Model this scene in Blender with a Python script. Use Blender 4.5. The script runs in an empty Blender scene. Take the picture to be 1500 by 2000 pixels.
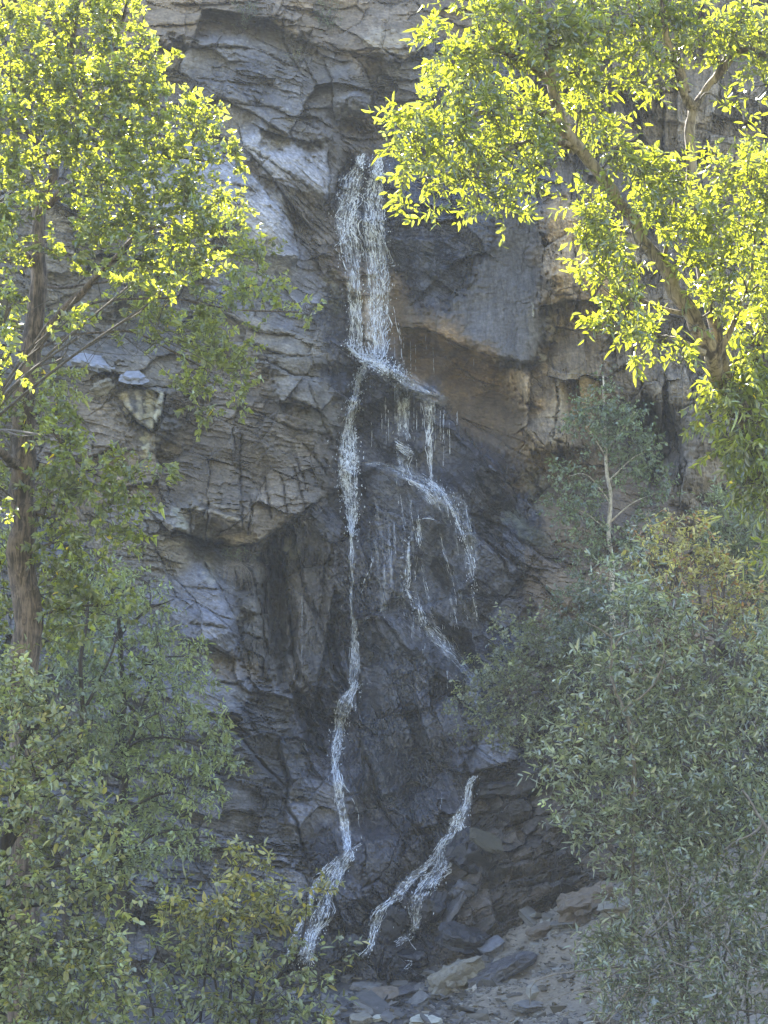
import bpy, bmesh, math, random
import numpy as np
from mathutils import Vector, Matrix

# ------------------------------------------------------------------ basics
scene = bpy.context.scene
COL = scene.collection
R = math.radians
PITCH = R(11.0)
CAM = np.array([0.0, 0.0, 2.0])
VFOV = R(31.0)
F = 1000.0 / math.tan(VFOV / 2)
CP, SP = math.cos(PITCH), math.sin(PITCH)

def at(u, v, Y):
    """World point that the photograph shows at pixel (u, v), at distance Y along the ground."""
    u = np.asarray(u, dtype=np.float64); v = np.asarray(v, dtype=np.float64); Y = np.asarray(Y, dtype=np.float64)
    xc = (u - 750.0) / F; yc = (1000.0 - v) / F
    dy = CP - yc * SP; dz = SP + yc * CP
    t = Y / dy
    return np.stack([xc * t + Y * 0, Y + 0 * t, CAM[2] + dz * t], -1)

def pix(x, y, z):
    zz = z - CAM[2]
    f = y * CP + zz * SP; up = -y * SP + zz * CP
    return 750 + F * x / f, 1000 - F * up / f

def sstep(x):
    x = np.clip(x, 0, 1); return x * x * (3 - 2 * x)

# ------------------------------------------------------------------ noise (numpy)
def h32(ix, iy, seed):
    h = (ix.astype(np.int64) * 374761393 + iy.astype(np.int64) * 668265263 + seed * 974634777) & 0xFFFFFFFF
    h = ((h ^ (h >> 13)) * 1274126177) & 0xFFFFFFFF
    h = ((h ^ (h >> 16)) * 2246822519) & 0xFFFFFFFF
    return ((h ^ (h >> 15)) & 0xFFFFFF).astype(np.float32) / np.float32(0xFFFFFF)

def vnoise(x, y, seed):
    ix = np.floor(x); iy = np.floor(y); fx = (x - ix); fy = (y - iy)
    ix = ix.astype(np.int64); iy = iy.astype(np.int64)
    def g(ax, ay, dx, dy):
        a = h32(ax, ay, seed) * (2 * math.pi)
        return np.cos(a) * dx + np.sin(a) * dy
    sx = fx * fx * fx * (fx * (fx * 6 - 15) + 10); sy = fy * fy * fy * (fy * (fy * 6 - 15) + 10)
    a = g(ix, iy, fx, fy); b = g(ix + 1, iy, fx - 1, fy)
    c = g(ix, iy + 1, fx, fy - 1); d = g(ix + 1, iy + 1, fx - 1, fy - 1)
    return (a + (b - a) * sx + (c - a) * sy + (a - b - c + d) * sx * sy) * 1.5

def fbm(x, y, seed, octaves=4, gain=0.5):
    s = 0; a = 1.0; n = 0
    for i in range(octaves):
        s = s + a * vnoise(x * 2 ** i + 17.3 * i, y * 2 ** i - 9.1 * i, seed + i); n += a; a *= gain
    return s / n

def facets(x, y, scale, aniso, ang, seed):
    """Broken rock: every cell of a jittered lattice is a tilted plane. Returns plane, border distance, cell hash."""
    c, s = math.cos(ang), math.sin(ang)
    X = (x * c + y * s) / (scale * aniso); Yy = (-x * s + y * c) / scale
    ix = np.floor(X).astype(np.int64); iy = np.floor(Yy).astype(np.int64)
    f1 = np.full(X.shape, 9.0, np.float32); f2 = f1.copy()
    bx = np.zeros_like(ix); by = np.zeros_like(iy)
    ddx = np.zeros(X.shape, np.float32); ddy = ddx.copy()
    for ox in (-1, 0, 1):
        for oy in (-1, 0, 1):
            jx = ix + ox; jy = iy + oy
            px = jx + 0.1 + 0.8 * h32(jx, jy, seed); py = jy + 0.1 + 0.8 * h32(jx, jy, seed + 1)
            dx = X - px; dy = Yy - py
            d = np.maximum(np.abs(dx), np.abs(dy)) * 0.55 + np.sqrt(dx * dx + dy * dy) * 0.45
            m = d < f1
            f2 = np.where(m, f1, np.minimum(f2, d))
            f1 = np.where(m, d, f1)
            bx = np.where(m, jx, bx); by = np.where(m, jy, by)
            ddx = np.where(m, dx, ddx); ddy = np.where(m, dy, ddy)
    h0 = h32(bx, by, seed + 2) - .5; h1 = h32(bx, by, seed + 3) - .5; h2 = h32(bx, by, seed + 4) - .5
    return h0 * 0.8 + h1 * ddx * 1.6 + h2 * ddy * 1.6, f2 - f1, h32(bx, by, seed + 5)

# ------------------------------------------------------------------ mesh plumbing
def make_mesh(name, verts, quads=None, tris=None, colors=None, smooth=False, attrs=None):
    me = bpy.data.meshes.new(name)
    verts = np.asarray(verts, np.float32).reshape(-1, 3)
    parts = []; starts = []; n = 0
    for f, k in ((quads, 4), (tris, 3)):
        if f is not None and len(f):
            f = np.asarray(f, np.int32).reshape(-1, k)
            parts.append(f.ravel()); starts.append(n + np.arange(len(f), dtype=np.int32) * k); n += f.size
    loops = np.concatenate(parts); starts = np.concatenate(starts)
    me.vertices.add(len(verts)); me.vertices.foreach_set('co', verts.ravel())
    me.loops.add(len(loops)); me.loops.foreach_set('vertex_index', loops)
    me.polygons.add(len(starts)); me.polygons.foreach_set('loop_start', starts)
    me.polygons.foreach_set('use_smooth', np.full(len(starts), bool(smooth)))
    me.update(calc_edges=True)
    if colors is not None:
        a = me.color_attributes.new('Col', 'FLOAT_COLOR', 'POINT')
        c = np.ones((len(verts), 4), np.float32); c[:, :colors.shape[1]] = colors
        a.data.foreach_set('color', c.ravel())
    for k, val in (attrs or {}).items():
        a = me.attributes.new(k, 'FLOAT', 'POINT'); a.data.foreach_set('value', np.asarray(val, np.float32).ravel())
    return me

def link(name, me, mat, parent=None):
    o = bpy.data.objects.new(name, me); COL.objects.link(o)
    if mat is not None: me.materials.append(mat)
    if parent is not None: o.parent = parent; o.matrix_parent_inverse = Matrix.Translation(-parent.location)
    return o

def tag(o, label=None, cat=None, group=None, kind=None):
    if label: o['label'] = label
    if cat: o['category'] = cat
    if group: o['group'] = group
    if kind: o['kind'] = kind
    return o

def empty(name, loc):
    o = bpy.data.objects.new(name, None); COL.objects.link(o); o.location = Vector([float(c) for c in loc]); o.empty_display_size = 0.2
    return o

class Buf:
    def __init__(self): self.v = []; self.q = []; self.c = []; self.n = 0
    def add(self, v, q, c=None):
        v = np.asarray(v, np.float32).reshape(-1, 3)
        self.v.append(v); self.q.append(np.asarray(q, np.int64).reshape(-1, 4) + self.n); self.n += len(v)
        if c is not None:
            c = np.asarray(c, np.float32)
            self.c.append(np.broadcast_to(c, (len(v), 3)) if c.ndim == 1 else c)
    def build(self, name, mat, parent=None, smooth=False):
        col = np.concatenate(self.c) if self.c else None
        return link(name, make_mesh(name, np.concatenate(self.v), quads=np.concatenate(self.q), colors=col, smooth=smooth), mat, parent)

def spline(P, n):
    P = np.asarray(P, float)
    if len(P) == 2:
        t = np.linspace(0, 1, n)[:, None]; return P[0] * (1 - t) + P[1] * t
    Q = np.vstack([2 * P[0] - P[1], P, 2 * P[-1] - P[-2]])
    seg = len(P) - 1
    t = np.linspace(0, seg, n); i = np.minimum(t.astype(int), seg - 1); f = (t - i)[:, None]
    a, b, c, d = Q[i], Q[i + 1], Q[i + 2], Q[i + 3]
    return 0.5 * (2 * b + (c - a) * f + (2 * a - 5 * b + 4 * c - d) * f ** 2 + (3 * b - a - 3 * c + d) * f ** 3)

def tube(buf, P, r, sides=8, rough=0.0, seed=0, col=None):
    """Tapered tube along sampled points P with radii r."""
    P = np.asarray(P, float); n = len(P)
    r = np.broadcast_to(np.asarray(r, float), (n,)).copy()
    T = np.gradient(P, axis=0); T /= np.linalg.norm(T, axis=1)[:, None] + 1e-9
    up = np.array([0.31, 0.9, 0.2]) if abs(T[:, 2]).mean() > .5 else np.array([0, 0, 1.0])
    A = np.cross(T, up); A /= np.linalg.norm(A, axis=1)[:, None] + 1e-9
    B = np.cross(T, A)
    th = np.linspace(0, 2 * math.pi, sides, endpoint=False)
    k = np.ones((n, sides))
    if rough:
        rng = np.random.default_rng(seed); k += rough * rng.normal(size=(n, sides))
    V = P[:, None, :] + (r[:, None] * k)[..., None] * (np.cos(th)[None, :, None] * A[:, None, :] + np.sin(th)[None, :, None] * B[:, None, :])
    i = np.arange(n - 1)[:, None] * sides; j = np.arange(sides)[None, :]; j2 = (j + 1) % sides
    q = np.stack([i + j, i + j2, i + sides + j2, i + sides + j], -1).reshape(-1, 4)
    buf.add(V.reshape(-1, 3), q, col)

# ------------------------------------------------------------------ node helpers
def new_mat(name):
    m = bpy.data.materials.new(name); m.use_nodes = True
    nt = m.node_tree; nt.nodes.clear()
    return m, nt
def nd(nt, typ, **kw):
    n = nt.nodes.new(typ)
    for k, v in kw.items():
        if k == 'inp':
            for a, b in v.items(): n.inputs[a].default_value = b
        else: setattr(n, k, v)
    return n

def rock_material(name, base=None, bump=0.5, scale=1.0, use_attr=True, rough=0.8, dist=0.05):
    """Stone: colour (and wetness) carried by the mesh, broken up by one stretched noise that also bumps it."""
    m, nt = new_mat(name); L = nt.links.new
    out = nd(nt, 'ShaderNodeOutputMaterial'); bs = nd(nt, 'ShaderNodeBsdfPrincipled')
    L(bs.outputs[0], out.inputs[0])
    geo = nd(nt, 'ShaderNodeTexCoord')
    mp = nd(nt, 'ShaderNodeMapping'); mp.inputs['Scale'].default_value = (5 * scale, 5 * scale, 14 * scale); mp.inputs['Rotation'].default_value = (0, R(18), 0)
    L(geo.outputs['Object'], mp.inputs[0])
    n1 = nd(nt, 'ShaderNodeTexNoise', inp={'Scale': 1.0, 'Detail': 4.0, 'Roughness': 0.7}); L(mp.outputs[0], n1.inputs['Vector'])
    r1 = nd(nt, 'ShaderNodeMapRange', inp={'From Min': 0.3, 'From Max': 0.7, 'To Min': 0.72, 'To Max': 1.28}); L(n1.outputs[0], r1.inputs[0])
    vm = nd(nt, 'ShaderNodeVectorMath', operation='SCALE'); L(r1.outputs[0], vm.inputs['Scale'])
    if use_attr:
        at_ = nd(nt, 'ShaderNodeAttribute', attribute_name='Col'); L(at_.outputs['Color'], vm.inputs[0])
        wt = nd(nt, 'ShaderNodeAttribute', attribute_name='wet')
        rr = nd(nt, 'ShaderNodeMapRange', inp={'From Min': 0.0, 'From Max': 1.0, 'To Min': 0.9, 'To Max': 0.22}); L(wt.outputs['Fac'], rr.inputs[0])
        L(rr.outputs[0], bs.inputs['Roughness'])
    else:
        vm.inputs[0].default_value = base
        bs.inputs['Roughness'].default_value = rough
    L(vm.outputs[0], bs.inputs['Base Color'])
    bu = nd(nt, 'ShaderNodeBump', inp={'Strength': bump, 'Distance': dist}); L(n1.outputs[0], bu.inputs['Height']); L(bu.outputs[0], bs.inputs['Normal'])
    return m

def leaf_material(name, trans=(1.0, 1.15, 0.35), fac=0.45, gloss=0.10, rough=0.38):
    m, nt = new_mat(name); L = nt.links.new
    out = nd(nt, 'ShaderNodeOutputMaterial')
    at_ = nd(nt, 'ShaderNodeAttribute', attribute_name='Col')
    d = nd(nt, 'ShaderNodeBsdfDiffuse'); L(at_.outputs['Color'], d.inputs[0])
    tv = nd(nt, 'ShaderNodeVectorMath', operation='MULTIPLY'); L(at_.outputs['Color'], tv.inputs[0]); tv.inputs[1].default_value = trans
    t = nd(nt, 'ShaderNodeBsdfTranslucent'); L(tv.outputs[0], t.inputs[0])
    mx = nd(nt, 'ShaderNodeMixShader', inp={0: fac}); L(d.outputs[0], mx.inputs[1]); L(t.outputs[0], mx.inputs[2])
    g = nd(nt, 'ShaderNodeBsdfGlossy', inp={'Roughness': rough}); g.inputs[0].default_value = (0.9, 0.95, 1.0, 1)
    m2 = nd(nt, 'ShaderNodeMixShader', inp={0: gloss}); L(mx.outputs[0], m2.inputs[1]); L(g.outputs[0], m2.inputs[2])
    L(m2.outputs[0], out.inputs[0])
    return m

def bark_material(name, c1, c2, scale=1.0, bump=0.8):
    m, nt = new_mat(name); L = nt.links.new
    out = nd(nt, 'ShaderNodeOutputMaterial'); bs = nd(nt, 'ShaderNodeBsdfPrincipled', inp={'Roughness': 0.9}); L(bs.outputs[0], out.inputs[0])
    tc = nd(nt, 'ShaderNodeTexCoord'); mp = nd(nt, 'ShaderNodeMapping'); mp.inputs['Scale'].default_value = (22 * scale, 22 * scale, 3.0 * scale); L(tc.outputs['Object'], mp.inputs[0])
    n0 = nd(nt, 'ShaderNodeTexNoise', inp={'Scale': 1.1, 'Detail': 4.0, 'Roughness': 0.7, 'Distortion': 1.2}); L(mp.outputs[0], n0.inputs['Vector'])
    n1 = nd(nt, 'ShaderNodeTexNoise', inp={'Scale': 9.0 * scale, 'Detail': 3.0, 'Roughness': 0.6}); L(tc.outputs['Object'], n1.inputs['Vector'])
    ad = nd(nt, 'ShaderNodeMath', operation='MULTIPLY_ADD', inp={1: 0.45}); L(n1.outputs[0], ad.inputs[0]); L(n0.outputs[0], ad.inputs[2])
    mr = nd(nt, 'ShaderNodeMapRange', inp={'From Min': 0.62, 'From Max': 0.84}); L(ad.outputs[0], mr.inputs[0])
    cr = nd(nt, 'ShaderNodeMix', data_type='RGBA'); cr.inputs['A'].default_value = (*c2, 1); cr.inputs['B'].default_value = (*c1, 1)
    L(mr.outputs[0], cr.inputs['Factor']); L(cr.outputs['Result'], bs.inputs['Base Color'])
    bu = nd(nt, 'ShaderNodeBump', inp={'Strength': bump, 'Distance': 0.03}); L(ad.outputs[0], bu.inputs['Height']); L(bu.outputs[0], bs.inputs['Normal'])
    return m
# ------------------------------------------------------------------ the cliff
# grid in photo pixels: dense where the photograph looks, coarse beyond it
us = np.concatenate([np.linspace(-1500, -80, 46)[:-1], np.arange(-80, 1581, 2.0), np.linspace(1580, 3000, 46)[1:]])
vs = np.concatenate([np.linspace(-100, -66, 14)[:-1], np.arange(-66, 2061, 2.0), np.linspace(2060, 2160, 12)[1:]])
U, V = np.meshgrid(us, vs)
U = U.astype(np.float32); V = V.astype(np.float32)

# broad relief: metres towards the viewer at hand-read points of the photograph
CTRL = np.array([
 (0,0,.4),(300,0,.3),(500,20,.0),(700,10,-.2),(760,70,.7),(900,50,.2),(1100,50,.5),(1300,50,.6),(1500,50,.8),
 (330,160,.8),(450,160,1.0),(560,180,.7),(680,170,.55),(600,120,.25),(700,242,-.35),(760,200,-.2),(830,180,.1),
 (540,245,1.0),(620,255,.9),(470,240,1.2),(500,280,1.25),(560,330,1.0),(620,360,.75),(640,300,.55),
 (430,370,1.9),(510,440,1.7),(560,500,1.4),(600,470,.75),(640,440,.45),
 (700,300,.0),(700,400,.1),(720,500,.15),(730,600,.2),(720,670,.25),
 (850,330,.45),(850,400,1.0),(860,450,1.15),(900,520,1.25),(860,580,.9),(960,450,1.2),(1010,500,1.0),
 (800,620,.35),(870,630,.75),(960,660,1.1),(1020,680,1.1),(830,700,-.35),(900,730,-.45),(980,760,-.1),(800,760,.35),(950,820,.5),
 (1080,450,1.7),(1100,540,2.0),(1100,620,1.5),(1060,760,1.3),(1110,740,1.6),(1090,850,1.6),(1030,850,1.1),(1100,920,.7),
 (1200,420,1.5),(1300,250,.8),(1450,250,1.2),(1150,260,.8),(1250,650,1.7),(1400,650,2.2),(1300,760,1.8),(1280,860,.6),(1370,850,2.0),(1480,850,2.3),(1350,950,1.9),
 (610,560,.7),(560,600,1.0),(500,640,1.3),(600,700,1.4),(690,720,.55),(760,715,1.15),(850,775,.9),(760,780,.95),(700,800,.5),
 (590,790,1.8),(640,820,1.4),(500,860,2.1),(400,900,2.3),(300,850,2.0),(450,1000,2.4),(560,960,1.9),(620,940,1.5),(660,960,.9),
 (200,650,1.1),(200,720,2.3),(260,740,2.3),(100,600,1.0),(100,760,1.6),(100,1000,2.2),(0,800,2.0),
 (760,860,1.0),(850,880,1.1),(780,960,1.4),(950,930,1.9),(850,1000,1.8),(1030,960,1.5),(720,1000,1.3),
 (420,1065,1.0),(340,1080,2.3),(400,1150,2.4),(440,1230,2.5),(380,1220,2.6),(300,1150,2.3),
 (480,1120,1.5),(490,1200,1.5),(540,1150,.8),(560,1250,.9),(600,1150,1.1),(640,1250,1.1),(690,1150,1.4),(700,1250,1.5),
 (850,1120,1.7),(780,1130,1.8),(950,1120,2.2),(1050,1080,2.0),(1100,1160,2.3),(1150,1060,2.0),
 (800,1230,2.1),(880,1290,2.3),(740,1250,1.9),(900,1230,1.9),(800,1330,2.0),
 (470,1300,2.3),(430,1360,2.7),(520,1380,2.4),(590,1320,1.6),(610,1400,1.5),(650,1380,1.5),(450,1460,2.7),(560,1470,2.2),
 (400,1560,3.2),(480,1600,3.3),(560,1560,2.6),(300,1400,2.9),(200,1600,3.2),(100,1400,2.8),(0,1700,3.3),
 (700,1450,1.9),(800,1500,1.9),(880,1450,2.2),(660,1560,2.5),(740,1580,2.0),(620,1620,2.6),
 (650,1700,3.1),(740,1690,3.2),(820,1650,2.8),(870,1640,3.0),(600,1780,3.5),(700,1790,3.6),(800,1800,3.7),(620,1880,4.0),(760,1880,4.2),(880,1850,4.0),
 (970,1470,2.7),(1000,1420,2.8),(930,1540,2.6),(1000,1600,3.1),(1100,1600,3.8),(950,1700,3.6),(1050,1700,4.0),(1100,1500,3.4),(1200,1400,3.4),(1200,1600,4.4),
 (1000,1790,4.2),(1200,1720,4.6),(1300,1300,3.2),(1400,1500,4.4),(1500,1300,3.6),(1500,1700,5.0),(300,1800,4.0),(100,1900,4.0),
 (-600,200,.8),(-600,900,2.4),(-600,1700,3.6),(2200,200,1.2),(2200,900,2.6),(2200,1700,4.8),(-1400,900,2.0),(2900,900,2.4),
], np.float64)

def relief(u, v):
    num = np.zeros(u.shape, np.float32); den = np.zeros(u.shape, np.float32)
    for a, b, d in CTRL:
        w = 1.0 / (((u - a) ** 2 + (v - b) ** 2) / 1600.0 + 0.35) ** 2
        num += w * d; den += w
    return num / den

wx = fbm(U / 46, V / 46, 11, 3); wy = fbm(U / 46, V / 46, 31, 3)      # edges wander
Uw = U + 16 * wx; Vw = V + 16 * wy
D = relief(Uw, Vw)

# ledges: polyline, metres of lip above it, reach, metres of shelf below it, reach, crack depth
LEDGES = [
 ([(300,98),(380,92),(440,90),(500,96)], .28,30, 0,0, .22),
 ([(500,95),(530,110),(560,130)], .1,25, 0,0, .15),
 ([(280,52),(420,42),(470,52),(570,18)], .25,30, 0,0, .1),
 ([(330,10),(420,8),(520,0)], .15,25, 0,0, .1),
 ([(640,85),(700,105),(760,122),(812,112),(830,80)], .55,60, 0,0, .1),
 ([(655,70),(700,50),(720,10)], 0,0, .3,50, .1),
 ([(690,110),(715,140),(727,180),(715,232)], 0,0, .5,60, .1),
 ([(632,112),(650,160),(655,232)], .35,40, 0,0, .12),
 ([(655,234),(690,231),(722,230)], .5,40, 0,0, 0),
 ([(560,20),(552,60),(570,110),(590,150)], .12,30, 0,0, .2),
 ([(380,150),(430,160),(500,165),(560,170)], .08,30, 0,0, .12),
 ([(330,205),(380,215),(430,190),(500,205),(560,212)], .18,30, 0,0, .1),
 ([(520,205),(560,222),(620,232),(660,255)], .3,30, 0,0, .12),
 ([(490,240),(520,254),(560,266),(600,277),(646,272),(650,255)], .55,42, 0,0, .1),
 ([(590,262),(600,240),(612,230)], .1,20, 0,0, .1),
 ([(462,240),(480,290),(520,330),(560,385),(590,425),(605,450)], .45,85, 0,0, .12),
 ([(468,318),(500,352),(540,402),(573,440),(585,500),(576,530)], 0,0, .55,95, .1),
 ([(415,352),(460,361),(502,374)], .1,30, 0,0, .12),
 ([(470,280),(520,310),(580,350),(625,380)], .1,30, 0,0, .07),
 ([(638,285),(642,340),(640,390),(625,412)], 0,0, .4,110, .1),
 ([(610,310),(630,350),(636,385)], 0,0, .05,20, .08),
 ([(640,258),(690,263),(750,256),(810,250)], 0,0, .3,26, .12),
 ([(645,282),(700,286),(765,281)], 0,0, .35,40, 0),
 ([(660,268),(720,272),(780,268)], .1,14, 0,0, .08),
 ([(740,150),(800,160),(850,150)], .2,30, 0,0, .12),
 ([(735,190),(790,200),(840,195)], .2,30, 0,0, .12),
 ([(760,402),(800,414),(850,432),(900,430)], .3,32, 0,0, .1),
 ([(752,428),(800,424),(845,438),(866,462)], .1,20, 0,0, .05),
 ([(752,462),(800,462),(866,464)], 0,0, .45,45, .08),
 ([(750,470),(790,480),(850,502),(905,540)], .15,40, .1,30, .05),
 ([(770,510),(830,530),(900,580)], .12,40, 0,0, .05),
 ([(770,636),(830,642),(880,664),(930,688),(990,702),(1055,712)], .85,85, 0,0, .05),
 ([(855,655),(900,683),(960,714),(1000,722)], .3,22, 0,0, .05),
 ([(1043,400),(1050,470),(1058,520),(1066,566)], .5,60, 0,0, .1),
 ([(1064,564),(1085,574),(1125,572)], .5,45, 0,0, .1),
 ([(1088,600),(1083,650),(1072,685)], 0,0, .2,30, .12),
 ([(1120,480),(1130,560),(1120,640)], 0,0, .2,40, .12),
 ([(1005,752),(1030,786),(1066,802)], 0,0, -.15,25, .15),
 ([(1086,732),(1091,800),(1080,856),(1110,868)], .2,30, 0,0, .15),
 ([(1020,832),(1050,872),(1090,884),(1135,870)], .6,60, 0,0, .1),
 ([(1130,730),(1180,740),(1240,700)], .3,50, 0,0, .12),
 ([(1180,690),(1175,740),(1160,800)], .1,25, 0,0, .12),
 ([(800,772),(870,802),(960,852),(1040,902),(1105,962)], 0,0, .3,65, .05),
 ([(640,652),(680,676),(715,700),(760,718),(820,752),(880,782)], 0,0, .6,42, 0),
 ([(722,724),(760,752),(800,776),(870,792)], .35,40, 0,0, .05),
 ([(640,735),(680,722),(712,712)], 0,0, .1,20, .05),
 ([(760,862),(800,866),(818,884)], 0,0, .35,30, 0),
 ([(700,905),(760,915),(800,935),(860,962),(900,1000),(935,1062)], 0,0, .5,60, .05),
 ([(835,945),(880,990),(930,1010),(1000,1040)], 0,0, .2,30, .1),
 ([(903,908),(925,900),(950,893),(978,920),(1000,958),(1012,992)], 0,0, .45,50, .12),
 ([(922,905),(940,945),(958,972),(1002,974)], .15,25, .2,30, .12),
 ([(940,920),(975,925),(1005,950)], .1,20, 0,0, .1),
 ([(715,988),(770,1000),(800,1012),(840,1008),(872,1028)], 0,0, .4,50, .05),
 ([(870,1030),(930,1045),(980,1080),(1030,1120)], 0,0, .3,45, .1),
 ([(900,1000),(960,1020),(1030,1060),(1080,1110)], 0,0, .25,45, .1),
 ([(845,1080),(870,1122),(892,1166)], .4,40, 0,0, .08),
 ([(960,1060),(985,1090),(1000,1130)], .2,30, 0,0, .1),
 ([(820,1185),(890,1160),(960,1166),(1034,1168)], 0,0, .3,35, .12),
 ([(745,1200),(790,1266),(818,1290)], .3,30, 0,0, .08),
 ([(765,1195),(830,1262),(870,1302),(932,1332)], .1,20, .1,30, .08),
 ([(830,1180),(872,1216),(925,1300)], .3,36, 0,0, .1),
 ([(690,1212),(720,1204),(790,1192)], 0,0, .25,25, .05),
 ([(725,1205),(750,1250),(770,1290)], .15,25, 0,0, .1),
 ([(810,1260),(850,1310),(890,1345)], .35,40, 0,0, .1),
 ([(480,702),(520,706),(570,732),(645,742)], 0,0, .4,60, .1),
 ([(470,640),(520,650),(580,655)], .2,30, 0,0, .12),
 ([(490,670),(540,690),(600,700)], .2,30, 0,0, .12),
 ([(350,770),(420,790),(500,802),(560,832),(645,852)], .12,30, 0,0, .1),
 ([(560,775),(590,785),(620,800)], .2,20, 0,0, .1),
 ([(570,745),(600,740),(635,760)], 0,0, .15,30, .08),
 ([(238,785),(270,825),(300,842),(314,806),(322,765)], .5,36, 0,0, .1),
 ([(230,765),(280,758),(330,760),(400,768)], 0,0, .2,30, .12),
 ([(283,990),(330,1032),(375,1046),(402,1052),(440,1066),(500,1062),(560,1022),(600,992),(652,956)], .9,70, 0,0, .12),
 ([(376,975),(372,1050)], .1,15, 0,0, .14), ([(409,975),(403,1060)], .1,15, 0,0, .14),
 ([(470,830),(468,900),(471,1045)], 0,0, .12,25, .14), ([(490,960),(488,1050)], .1,20, 0,0, .12),
 ([(520,925),(531,1022)], .12,20, 0,0, .14), ([(550,925),(566,1010)], .12,20, 0,0, .14), ([(572,905),(600,1000)], .12,20, 0,0, .14),
 ([(460,800),(455,850),(460,900)], 0,0, .15,30, .1),
 ([(600,740),(622,800),(642,850),(652,872)], .1,25, 0,0, .1), ([(575,880),(592,932),(602,962)], .1,20, 0,0, .12),
 ([(590,860),(620,900),(640,930)], .1,25, 0,0, .1),
 ([(340,985),(400,1000),(465,1022)], .06,12, 0,0, .05), ([(385,985),(440,1000),(470,1010)], 0,0, .06,10, .04),
 ([(520,1050),(526,1130),(531,1250),(541,1312)], 0,0, .4,26, .35),
 ([(548,1045),(560,1150),(576,1292),(580,1330)], .35,45, 0,0, .3),
 ([(492,1125),(510,1200),(516,1262)], 0,0, .25,30, .25),
 ([(600,1060),(590,1120),(600,1180)], .15,40, 0,0, .12),
 ([(618,1215),(648,1300),(668,1345)], 0,0, .35,45, .25),
 ([(390,1088),(430,1150),(460,1210),(472,1252)], 0,0, .45,62, .12),
 ([(350,1250),(410,1254),(440,1275),(475,1290)], .55,42, 0,0, .12),
 ([(360,1215),(420,1222),(462,1230)], .08,20, 0,0, .1),
 ([(465,1190),(500,1200),(520,1195)], .2,30, 0,0, .15), ([(470,1235),(520,1250),(535,1290)], .2,30, 0,0, .15),
 ([(420,1330),(460,1335),(480,1330)], .2,25, 0,0, .15),
 ([(370,1392),(420,1408),(470,1440),(500,1482),(530,1512),(562,1542)], 0,0, .6,85, .28),
 ([(395,1395),(440,1398),(470,1420),(500,1450)], .2,30, 0,0, .12),
 ([(540,1438),(552,1490),(575,1535)], .2,30, 0,0, .2), ([(478,1380),(492,1420),(520,1445)], .1,25, 0,0, .15),
 ([(558,1328),(590,1382),(612,1432),(625,1475)], 0,0, .4,55, .3),
 ([(585,1310),(620,1360),(640,1400)], .3,30, 0,0, .15),
 ([(560,1440),(600,1450),(640,1470)], .25,25, 0,0, .15),
 ([(548,1560),(576,1602),(592,1660),(603,1695)], .1,25, .2,40, .28),
 ([(556,1480),(566,1540),(560,1580)], .15,25, 0,0, .2),
 ([(700,1440),(722,1492),(748,1565)], .25,60, 0,0, .15), ([(730,1550),(760,1600),(800,1640)], .2,50, 0,0, .1),
 ([(680,1500),(700,1560),(722,1590)], 0,0, .2,40, .05), ([(790,1590),(820,1620),(840,1650)], .15,30, 0,0, .15),
 ([(650,1672),(720,1642),(780,1627),(850,1635)], 0,0, .6,80, .05),
 ([(665,1700),(640,1760),(620,1820)], .35,50, 0,0, .15), ([(700,1740),(740,1720),(780,1740)], 0,0, .25,50, .12),
 ([(870,1500),(920,1512),(962,1500),(1015,1480)], .5,42, 0,0, .08),
 ([(880,1460),(940,1455),(1005,1450)], 0,0, .2,30, .05),
 ([(940,1550),(1000,1560),(1060,1540)], .2,40, 0,0, .12), ([(980,1620),(1030,1600),(1080,1590)], .2,40, 0,0, .12),
 ([(960,1690),(1040,1680),(1120,1650)], 0,0, .2,50, .1), ([(1000,1740),(1080,1720),(1170,1700)], 0,0, .2,40, .1),
 ([(1020,1280),(1080,1300),(1140,1260)], .2,50, 0,0, .12), ([(1050,1130),(1090,1170),(1110,1200)], .3,40, 0,0, .12),
 ([(1240,690),(1258,800),(1290,890),(1310,960)], 0,0, .3,50, .2), ([(1300,720),(1310,800),(1330,880),(1335,960)], .4,60, 0,0, .2),
 ([(1180,160),(1190,220),(1185,300)], .2,50, 0,0, .15), ([(1290,180),(1300,260),(1290,330)], .2,50, 0,0, .15),
 ([(1150,180),(1250,190),(1350,170)], .2,40, 0,0, .12), ([(1380,220),(1450,240),(1500,230)], .2,40, 0,0, .12),
 ([(0,620),(60,640),(130,690)], .2,40, 0,0, .12), ([(80,880),(160,900),(240,870)], .3,50, 0,0, .15),
]
crackmap = np.zeros(U.shape, np.float32)
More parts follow.
